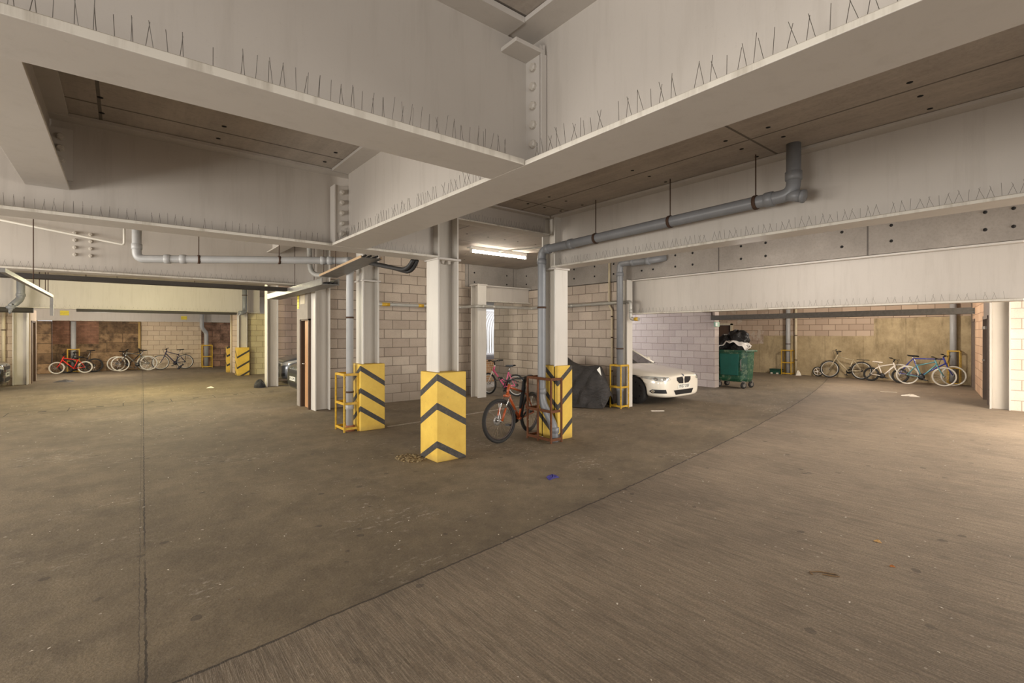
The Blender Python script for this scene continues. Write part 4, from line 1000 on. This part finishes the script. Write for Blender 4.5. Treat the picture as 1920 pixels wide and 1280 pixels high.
# ------------------------------------------------------------------ covered motorcycle
t = thing('covered_motorcycle', 'motorcycle under a black draped cover with a white triangle', 'motorcycle', (8.4, 8.0, 0))
def cover(u, v):
    """u along the machine 0..1, v around the section 0..1"""
    base = V((8.28, 8.98, 0)).lerp(V((8.52, 7.18, 0)), u)
    prof = [(0, .62), (.07, .80), (.16, .92), (.30, 1.10), (.38, 1.16), (.50, 1.02), (.62, .95), (.74, .93), (.90, .96), (.955, .95), (1, .72)]
    for (a, ha), (b, hb) in zip(prof[:-1], prof[1:]):
        if a <= u <= b: h = ha + (hb - ha) * (u - a) / (b - a)
    d = V((.26, -1.88, 0)).normalized(); s = V((d.y, -d.x, 0))
    wd = (.12 + .34 * math.sin(PI * min(1, max(0, u * .94 + .03))) ** .6)
    a = (v - .5) * 2
    yy = math.copysign(min(1, abs(a) * 1.15) ** .8, a)
    z = h * (1 - max(0, (abs(a) - .22) / .78) ** 1.15) if abs(a) > .22 else h - .02 * (abs(a) / .22) ** 2
    spread = .10 + .9 * (1 - z / h) ** .55 if abs(a) > .05 else abs(a)
    off = s * (math.copysign(wd * spread, a))
    fold = .055 * math.sin(u * 19 + abs(a) * 6) * min(1, 2.2 * (1 - z / h)) + .018 * math.sin(u * 43 - abs(a) * 9) * (1 - z / h)
    off += s * math.copysign(fold, a)
    end = 0
    if u > .93: end = (u - .93) / .07 * .12 * (1 - z / h)
    p = base + off + d * end
    return (p.x, p.y, max(z, .02))
m = MB(); m.grid(cover, 60, 48)
# close both ends
for u in (0, 1):
    ring = [V(cover(u, j / 48)) for j in range(49)]; c = sum(ring, V()) / 49; c.z = .35
    dd = V((.26, -1.88, 0)).normalized() * (.10 if u else -.1)
    vs = ring + [r.lerp(c, .5) + dd for r in ring] + [c + dd * 1.2]
    fs = [(i, i + 1, 50 + i, 49 + i) for i in range(48)] + [(49 + i, 50 + i, 98) for i in range(48)]
    m.add(vs, fs, 0, True)
def cover_mat():
    q = NT('black_cover_fabric'); n = q.noise(5, 5, .7)
    q.bump(q.noise(5, 4, .6, vec=q.mapped((1, 1, 2.2), (.6, .5, .3)), dist=2.2), .55, .05)
    return q.done(q.mix(q.ramp(n, .3, .7), lin((30, 27, 26)), lin((54, 49, 46))), .62)
m.build('cover', cover_mat(), t, subsurf=1)
e0, e1, e2 = V(cover(.93, .66)), V(cover(.985, .655)), V(cover(.955, .60))
m = MB(); o = V((-.06, -.06, .01)); m.add([e0 + o, e1 + o, e2 + o], [(0, 1, 2)]); m.build('white_triangle', PLATE, t, fixn=False)

# ------------------------------------------------------------------ green bin with bags
def green_mat():
    q = NT('green_bin_plastic')
    c = q.mix(q.ramp(q.noise(2.2, 5, .7), .35, .7), lin((22, 84, 56)), lin((14, 58, 46)))
    c = q.mix(q.math('MULTIPLY', q.ramp(q.noise(6, 6, .85), .50, .60), .6), c, lin((126, 140, 112)))
    return q.done(c, .55)
GREEN = green_mat()
bin_ = thing('wheeled_bin', 'large scuffed green wheeled bin overflowing with bags', 'bin', (14.86, 7.30, 0), 0)
def ring(x0, x1, y0, y1, ch, z): return [(x0 + ch, y0, z), (x1 - ch, y0, z), (x1, y0 + ch, z), (x1, y1 - ch, z), (x1 - ch, y1, z), (x0 + ch, y1, z), (x0, y1 - ch, z), (x0, y0 + ch, z)]
BX0, BX1, BY0, BY1 = 14.62, 15.32, 6.82, 7.86
def rgs(spec):
    m = MB(); R = [ring(BX0 + i, BX1 - i, BY0 + i, BY1 - i, c, z) for i, c, z in spec]
    vs = [p for r in R for p in r]; fs = [(a * 8 + k, a * 8 + (k + 1) % 8, (a + 1) * 8 + (k + 1) % 8, (a + 1) * 8 + k) for a in range(len(R) - 1) for k in range(8)]
    fs.append(tuple(range(8))[::-1]); m.add(vs, fs); return m, R
m, R = rgs([(.07, .14, .20), (.03, .14, .28), (.015, .13, .62), (.0, .12, 1.10), (.0, .12, 1.18), (.06, .1, 1.18), (.08, .1, .95)])
m.add(R[-1], [tuple(range(8))]); body = m.build('bin_body', GREEN, bin_, bevel=.012)
m = MB(); m.prism([(7.05, .40), (7.60, .40), (7.64, 1.06), (7.02, 1.06)], 'x', BX0 - .015, BX0 + .04); m.build('front_panel', plain('bin_teal', (18, 92, 80), .5, var=.5, scale=8), bin_, bevel=.01)
m = MB()
for z in (.42, .60, .78): m.box(BX0 - .005 + .045 * (1 - z), BX0 + .05, 6.92, 7.76, z, z + .02)
m.build('front_rib', GREEN, bin_)
m = MB(); m.box(BX0 - .03, BX1 + .03, BY0 - .03, BY0 + .03, 1.12, 1.17); m.box(BX0 - .03, BX1 + .03, BY1 - .03, BY1 + .03, 1.12, 1.17); m.box(BX0 - .03, BX0 + .03, BY0, BY1, 1.12, 1.17); m.box(BX1 - .03, BX1 + .03, BY0, BY1, 1.12, 1.17)
m.build('rim_band', GREEN, bin_, bevel=.01)
for y in (6.95, 7.72):
    m = MB(); m.tube([(BX0 + .03, y, .55), (BX0 - .03, y, .58), (BX0 - .03, y, .88), (BX0 + .02, y, .90)], .014, 8); m.build('grab_bar', TRAYM, bin_)
for x, y in ((14.72, 6.93), (14.72, 7.70), (15.22, 6.93), (15.22, 7.70)):
    m = MB(); m.lathe([(.05, -.03), (.095, -.025), (.10, 0), (.095, .025), (.05, .03)], (x, y, .10), (.3, 1, 0), 20); cw = m.build('caster', RUBBER, bin_)
    m = MB(); m.box(x - .03, x + .03, y - .045, y + .045, .19, .23); m.bar((x, y - .04, .10), (x + .02, y - .04, .21), .012, .04); m.bar((x, y + .04, .10), (x + .02, y + .04, .21), .012, .04); m.lathe([(.05, -.034), (.05, .034)], (x, y, .10), (.3, 1, 0), 14); m.build('caster_fork', TRAYM, cw)
def bag(label, c, r, squash, mat, seed, name='rubbish_bag'):
    rnd = random.Random(seed); ph = [rnd.uniform(0, 6.28) for _ in range(8)]
    def f(a, b):
        th = 2 * PI * a; fi = PI * (b - .5)
        k = 1 + .10 * math.sin(3 * th + ph[0] + 2 * fi) + .08 * math.sin(5 * th + ph[1] - 3 * fi) + .05 * math.sin(9 * th + ph[2] + 7 * fi) + .03 * math.sin(17 * th + ph[3] + 11 * fi)
        return (c[0] + r[0] * k * math.cos(fi) * math.cos(th), c[1] + r[1] * k * math.cos(fi) * math.sin(th), c[2] + r[2] * k * math.sin(fi))
    m = MB(); m.grid(f, 48, 24)
    t = tag(m.build(name, mat), label, 'rubbish bag')
    return t
BAGM = NT('black_bag_plastic'); BAGM.bump(BAGM.noise(14, 5, .7, dist=2.), .9, .04); BAGM = BAGM.done(lin((24, 22, 22)), .32)
b1 = bag('black rubbish bag at the left of the bin, tied at the top', (14.98, 7.62, 1.36), (.26, .25, .26), 1, BAGM, 1)
m = MB(); m.lathe([(.02, 0), (.045, .03), (.06, .07), (.0, .06)], (14.98, 7.62, 1.60), (0, 0, 1), 10); m.build('knot', plain('pale_knot', (200, 196, 186), .6), b1)
bag('largest black rubbish bag on top of the bin', (15.06, 7.28, 1.52), (.28, .34, .25), 1, BAGM, 5)
bag('low black rubbish bag at the front of the bin rim', (14.86, 7.18, 1.20), (.2, .30, .17), 1, BAGM, 9)
m = MB()
def sheet(u, v):
    y = 7.74 - .90 * u; x = 14.68 + .42 * v + .05 * math.sin(u * 9)
    z = 1.20 + .27 * math.sin(PI * min(1, u * 1.05)) ** .8 * (1.0) + .10 * v + .03 * math.sin(u * 23 + v * 5) + .02 * math.sin(v * 19)
    zz = z - .05 * (1 - v) * math.sin(PI * u)
    return (x - .02, y + .03 * math.sin(v * 9), zz)
m.grid(sheet, 40, 10)
o = m.build('white_sheet', plain('white_cloth', (232, 226, 218), .8), fixn=False); so = o.modifiers.new('s', 'SOLIDIFY'); so.thickness = .015
tag(o, 'crumpled white sheet between the black bags on the bin', 'sheet')

# ------------------------------------------------------------------ small things on the floor
def flat(name, label, cat, pts, z, mat, h=.012, group=None):
    m = MB(); m.prism(pts, 'z', z, z + h); return tag(m.build(name, mat), label, cat, group)
def crumple(name, label, cat, c, r, h, mat, seed, n=14):
    rnd = random.Random(seed); m = MB()
    def f(a, b):
        th = 2 * PI * a; k = b
        rr = (1 + .35 * math.sin(3 * th + seed) + .2 * math.sin(7 * th + seed * 2))
        return (c[0] + r[0] * k * rr * math.cos(th), c[1] + r[1] * k * rr * math.sin(th), h * (1 - k ** 2) * (1 + .5 * math.sin(5 * th + 6 * k)) + .002)
    m.grid(f, 28, 6); return tag(m.build(name, mat, fixn=False), label, cat)
crumple('blue_rag', 'crumpled blue rag on the floor in front of the orange bicycle', 'rag', (3.94, 4.11), (.07, .05), .03, plain('blue_rag', (58, 52, 120), .7), 3)
PAPER = plain('white_paper', (226, 218, 204), .8)
flat('paper_strip', 'white paper strip on the floor before the white car', 'paper', [(8.95, 6.20), (9.18, 6.04), (9.20, 6.08), (8.98, 6.25)], .002, PAPER)
crumple('paper_sheet', 'crumpled white paper in the right distance', 'paper', (16.6, 3.3), (.20, .17), .03, PAPER, 8)
flat('paper_scrap', 'flat white scrap left of the crumpled white paper', 'paper', [(16.95, 4.05), (17.1, 3.7), (17.18, 3.72), (17.03, 4.08)], .002, plain('grey_paper', (186, 174, 156), .8))
flat('card_sheet', 'pale square patch of card near the right column', 'card', [(12.95, .95), (13.4, .75), (13.35, .45), (12.9, .6)], .001, plain('pale_card', (196, 178, 152), .8), .004)
crumple('dry_leaf', 'tan dry leaf alone on the right foreground floor', 'leaf', (4.82, 1.17), (.018, .024), .012, plain('tan_leaf', (190, 150, 96), .8), 2)
crumple('orange_leaf', 'small orange leaf nearer the camera than the tan one', 'leaf', (4.39, .98), (.012, .016), .008, plain('orange_leaf', (168, 104, 52), .8), 6)
m = MB(); m.tube([(3.80, 1.30, .004), (3.83, 1.33, .004), (3.89, 1.28, .004), (3.93, 1.20, .004), (3.91, 1.17, .004), (3.89, 1.20, .004), (3.86, 1.26, .004)], .0035, 6)
tag(m.build('rubber_band', plain('brown_band', (112, 84, 50), .7)), 'loose brown S-shaped band on the right foreground floor', 'band')
crumple('white_scrap', 'white scrap on the floor below the far striped guard', 'paper', (2.12, 17.45), (.09, .06), .03, PAPER, 4)
crumple('grey_cloth', 'grey cloth lying on the floor before the red bicycle', 'cloth', (-1.55, 22.69), (.22, .15), .06, plain('grey_cloth', (96, 92, 92), .8), 5)
m = MB(); m.grid(lambda a, b: (3.33 + .17 * math.cos(2 * PI * a) * math.cos(PI / 2 * b), 16.62 + .17 * math.sin(2 * PI * a) * math.cos(PI / 2 * b), (.22 + .04 * math.sin(6 * PI * a)) * math.sin(PI / 2 * b)), 24, 8)
tag(m.build('black_bag', BAGM, fixn=False), 'small black bag at the foot of the plain column', 'bag')
tb = thing('green_toolbox', 'small dark green box on the floor left of the yellow wall cage', 'box', (21.15, 8.6, 0))
m = MB(); m.box(21.02, 21.28, 8.40, 8.80, 0, .16); m.build('box_body', plain('box_green', (28, 70, 54), .5), tb, bevel=.012)
m = MB(); m.box(21.0, 21.30, 8.38, 8.82, .16, .21); m.build('lid', plain('box_lid_green', (24, 60, 48), .5), tb, bevel=.012)
for y in (8.46, 8.68): m = MB(); m.box(20.99, 21.02, y, y + .08, .0, .06); m.build('foot_block', PALE, tb)
crumple('white_lump', 'small white lump on the floor right of the cream wall pipe', 'litter', (21.0, 7.7), (.1, .08), .14, PAPER, 7)
# standing dark bird on floor
bd = thing('pigeon', 'small dark pigeon standing on the floor below the road bicycle', 'bird', (2.03, 26.6, 0))
def bf(a, b):
    th = 2 * PI * a; x = -.17 + .34 * b; rr = .065 * math.sin(PI * min(.98, max(.02, b)) ** .8) ** .7
    return (2.03 + x * .6, 26.6 + rr * math.cos(th), .14 + x * .45 + rr * math.sin(th))
m = MB(); m.grid(bf, 16, 12); m.lathe([(.0, -.04), (.03, -.02), (.035, 0), (.02, .03), (.0, .06)], (2.14, 26.6, .25), (1, 0, .1), 10); m.build('body', plain('pigeon_grey', (42, 42, 48), .6), bd, fixn=False)
for y in (-.025, .025): m = MB(); m.tube([(2.02, 26.6 + y, .1), (2.03, 26.6 + y, 0)], .007, 6); m.build('leg', RUST, bd)
# leaf debris by the central guard and scattered chips
m = MB(); rnd = random.Random(4)
for i in range(420):
    a = rnd.uniform(0, 6.28); q = rnd.random() ** .7 * .26; x = 3.06 + q * math.cos(a) * .7; y = 5.98 + q * math.sin(a) * 1.0
    if 3.20 < x < 3.7 and 5.5 < y < 6.0: continue
    s = rnd.uniform(.004, .011); m.box(x - s, x + s, y - s * .7, y + s * .7, .0, s * .9, rnd.randrange(2))
o = m.build('grit_pile', [plain('grit_brown', (112, 92, 62), .9), plain('grit_pale', (166, 148, 112), .9)])
o['label'] = 'small pile of brown grit at the left foot of the central guard'; o['category'] = 'grit'; o['kind'] = 'stuff'
m = MB()
for i in range(900):
    if i < 560: x, y = rnd.uniform(-3, 3), rnd.uniform(3, 18)
    elif i < 780: x, y = rnd.uniform(3, 19), rnd.uniform(.5, 7)
    else: x, y = rnd.uniform(1, 6), rnd.uniform(-1, 4)
    s = rnd.uniform(.004, .011) * (1 + .06 * math.hypot(x, y)); a = rnd.uniform(0, 3.14); c, d = math.cos(a) * s, math.sin(a) * s
    m.add([(x + c, y + d, .002), (x - d * .5, y + c * .5, .004), (x - c, y - d, .002), (x + d * .5, y - c * .5, .003)], [(0, 1, 2, 3)], 0 if rnd.random() < .75 else 1)
o = m.build('floor_litter', [PAPER, plain('brown_chip', (110, 84, 54), .9)], fixn=False)
o['label'] = 'tiny pale chips and crumbs scattered over the floor'; o['category'] = 'litter'; o['kind'] = 'stuff'

# ------------------------------------------------------------------ lights, world, camera
def area(loc, target, size, power, col, sy=None):
    d = bpy.data.lights.new('lamp', 'AREA'); d.energy = power; d.color = col; d.size = size
    if sy: d.shape = 'RECTANGLE'; d.size_y = sy
    o = bpy.data.objects.new('lamp', d); COL.objects.link(o); o.location = loc
    o.rotation_euler = (V(target) - V(loc)).to_track_quat('-Z', 'Y').to_euler(); return o
def point(loc, power, col, r=.3):
    d = bpy.data.lights.new('lamp', 'POINT'); d.energy = power; d.color = col; d.shadow_soft_size = r
    o = bpy.data.objects.new('lamp', d); COL.objects.link(o); o.location = loc; return o
area((-3.5, -5.5, 1.9), (3, 6, 1.6), 5, 170, (1, .96, .92), 3)
area((8.5, -5.0, 2.0), (8, 6, 1.2), 5, 520, (1, .95, .88), 3)
area((-6.3, 2.2, .9), (3, 3.8, 2.3), 3.5, 330, (1, .965, .92), 1.4)
area((-7.5, 9.0, 2.0), (3, 9, 1.7), 5, 760, (1, .95, .87), 3)
area((12.3, -1.5, 3.3), (12.3, -1.0, 0), 2.5, 520, (1, .89, .76))
point((-5.0, 25.2, 2.4), 170, (1, .93, .83))
point((-.6, 24.4, 2.2), 200, (1, .92, .80))  # unseen lamp, added to brighten the far left wall
point((.8, 17.5, 3.0), 380, (1, .92, .52))
point((-4.5, 18.5, 2.9), 220, (1, .93, .80))
point((17.8, 5.0, 2.7), 330, (1, .92, .82))
point((7.0, 3.2, 2.9), 80, (1, .95, .9))
area((11.8, 13.0, 3.2), (11.6, 9.5, 0), 2.5, 260, (.82, .87, 1.0))
point((1.0, 13.2, 2.9), 170, (1, .94, .82))
point((6.3, 15.5, 3.1), 60, (.95, .95, 1))
W = bpy.data.worlds.new('daylight'); scn.world = W; W.use_nodes = True
bg = W.node_tree.nodes['Background']; bg.inputs[0].default_value = (.93, .96, 1., 1); bg.inputs[1].default_value = 1.25

cam = bpy.data.cameras.new('camera'); co = bpy.data.objects.new('camera', cam); COL.objects.link(co)
th = math.atan2(730., 900.)
co.location = (0, 0, 1.72); co.rotation_euler = (PI / 2, 0, -th)
cam.sensor_width = 36.; cam.lens = 36. * 900 / 1920; cam.shift_y = -17. / 1920; cam.clip_start = .05; cam.clip_end = 200
scn.camera = co
scn.view_settings.view_transform = 'Standard'; scn.view_settings.look = 'None'; scn.view_settings.exposure = .1; scn.view_settings.gamma = 1.0
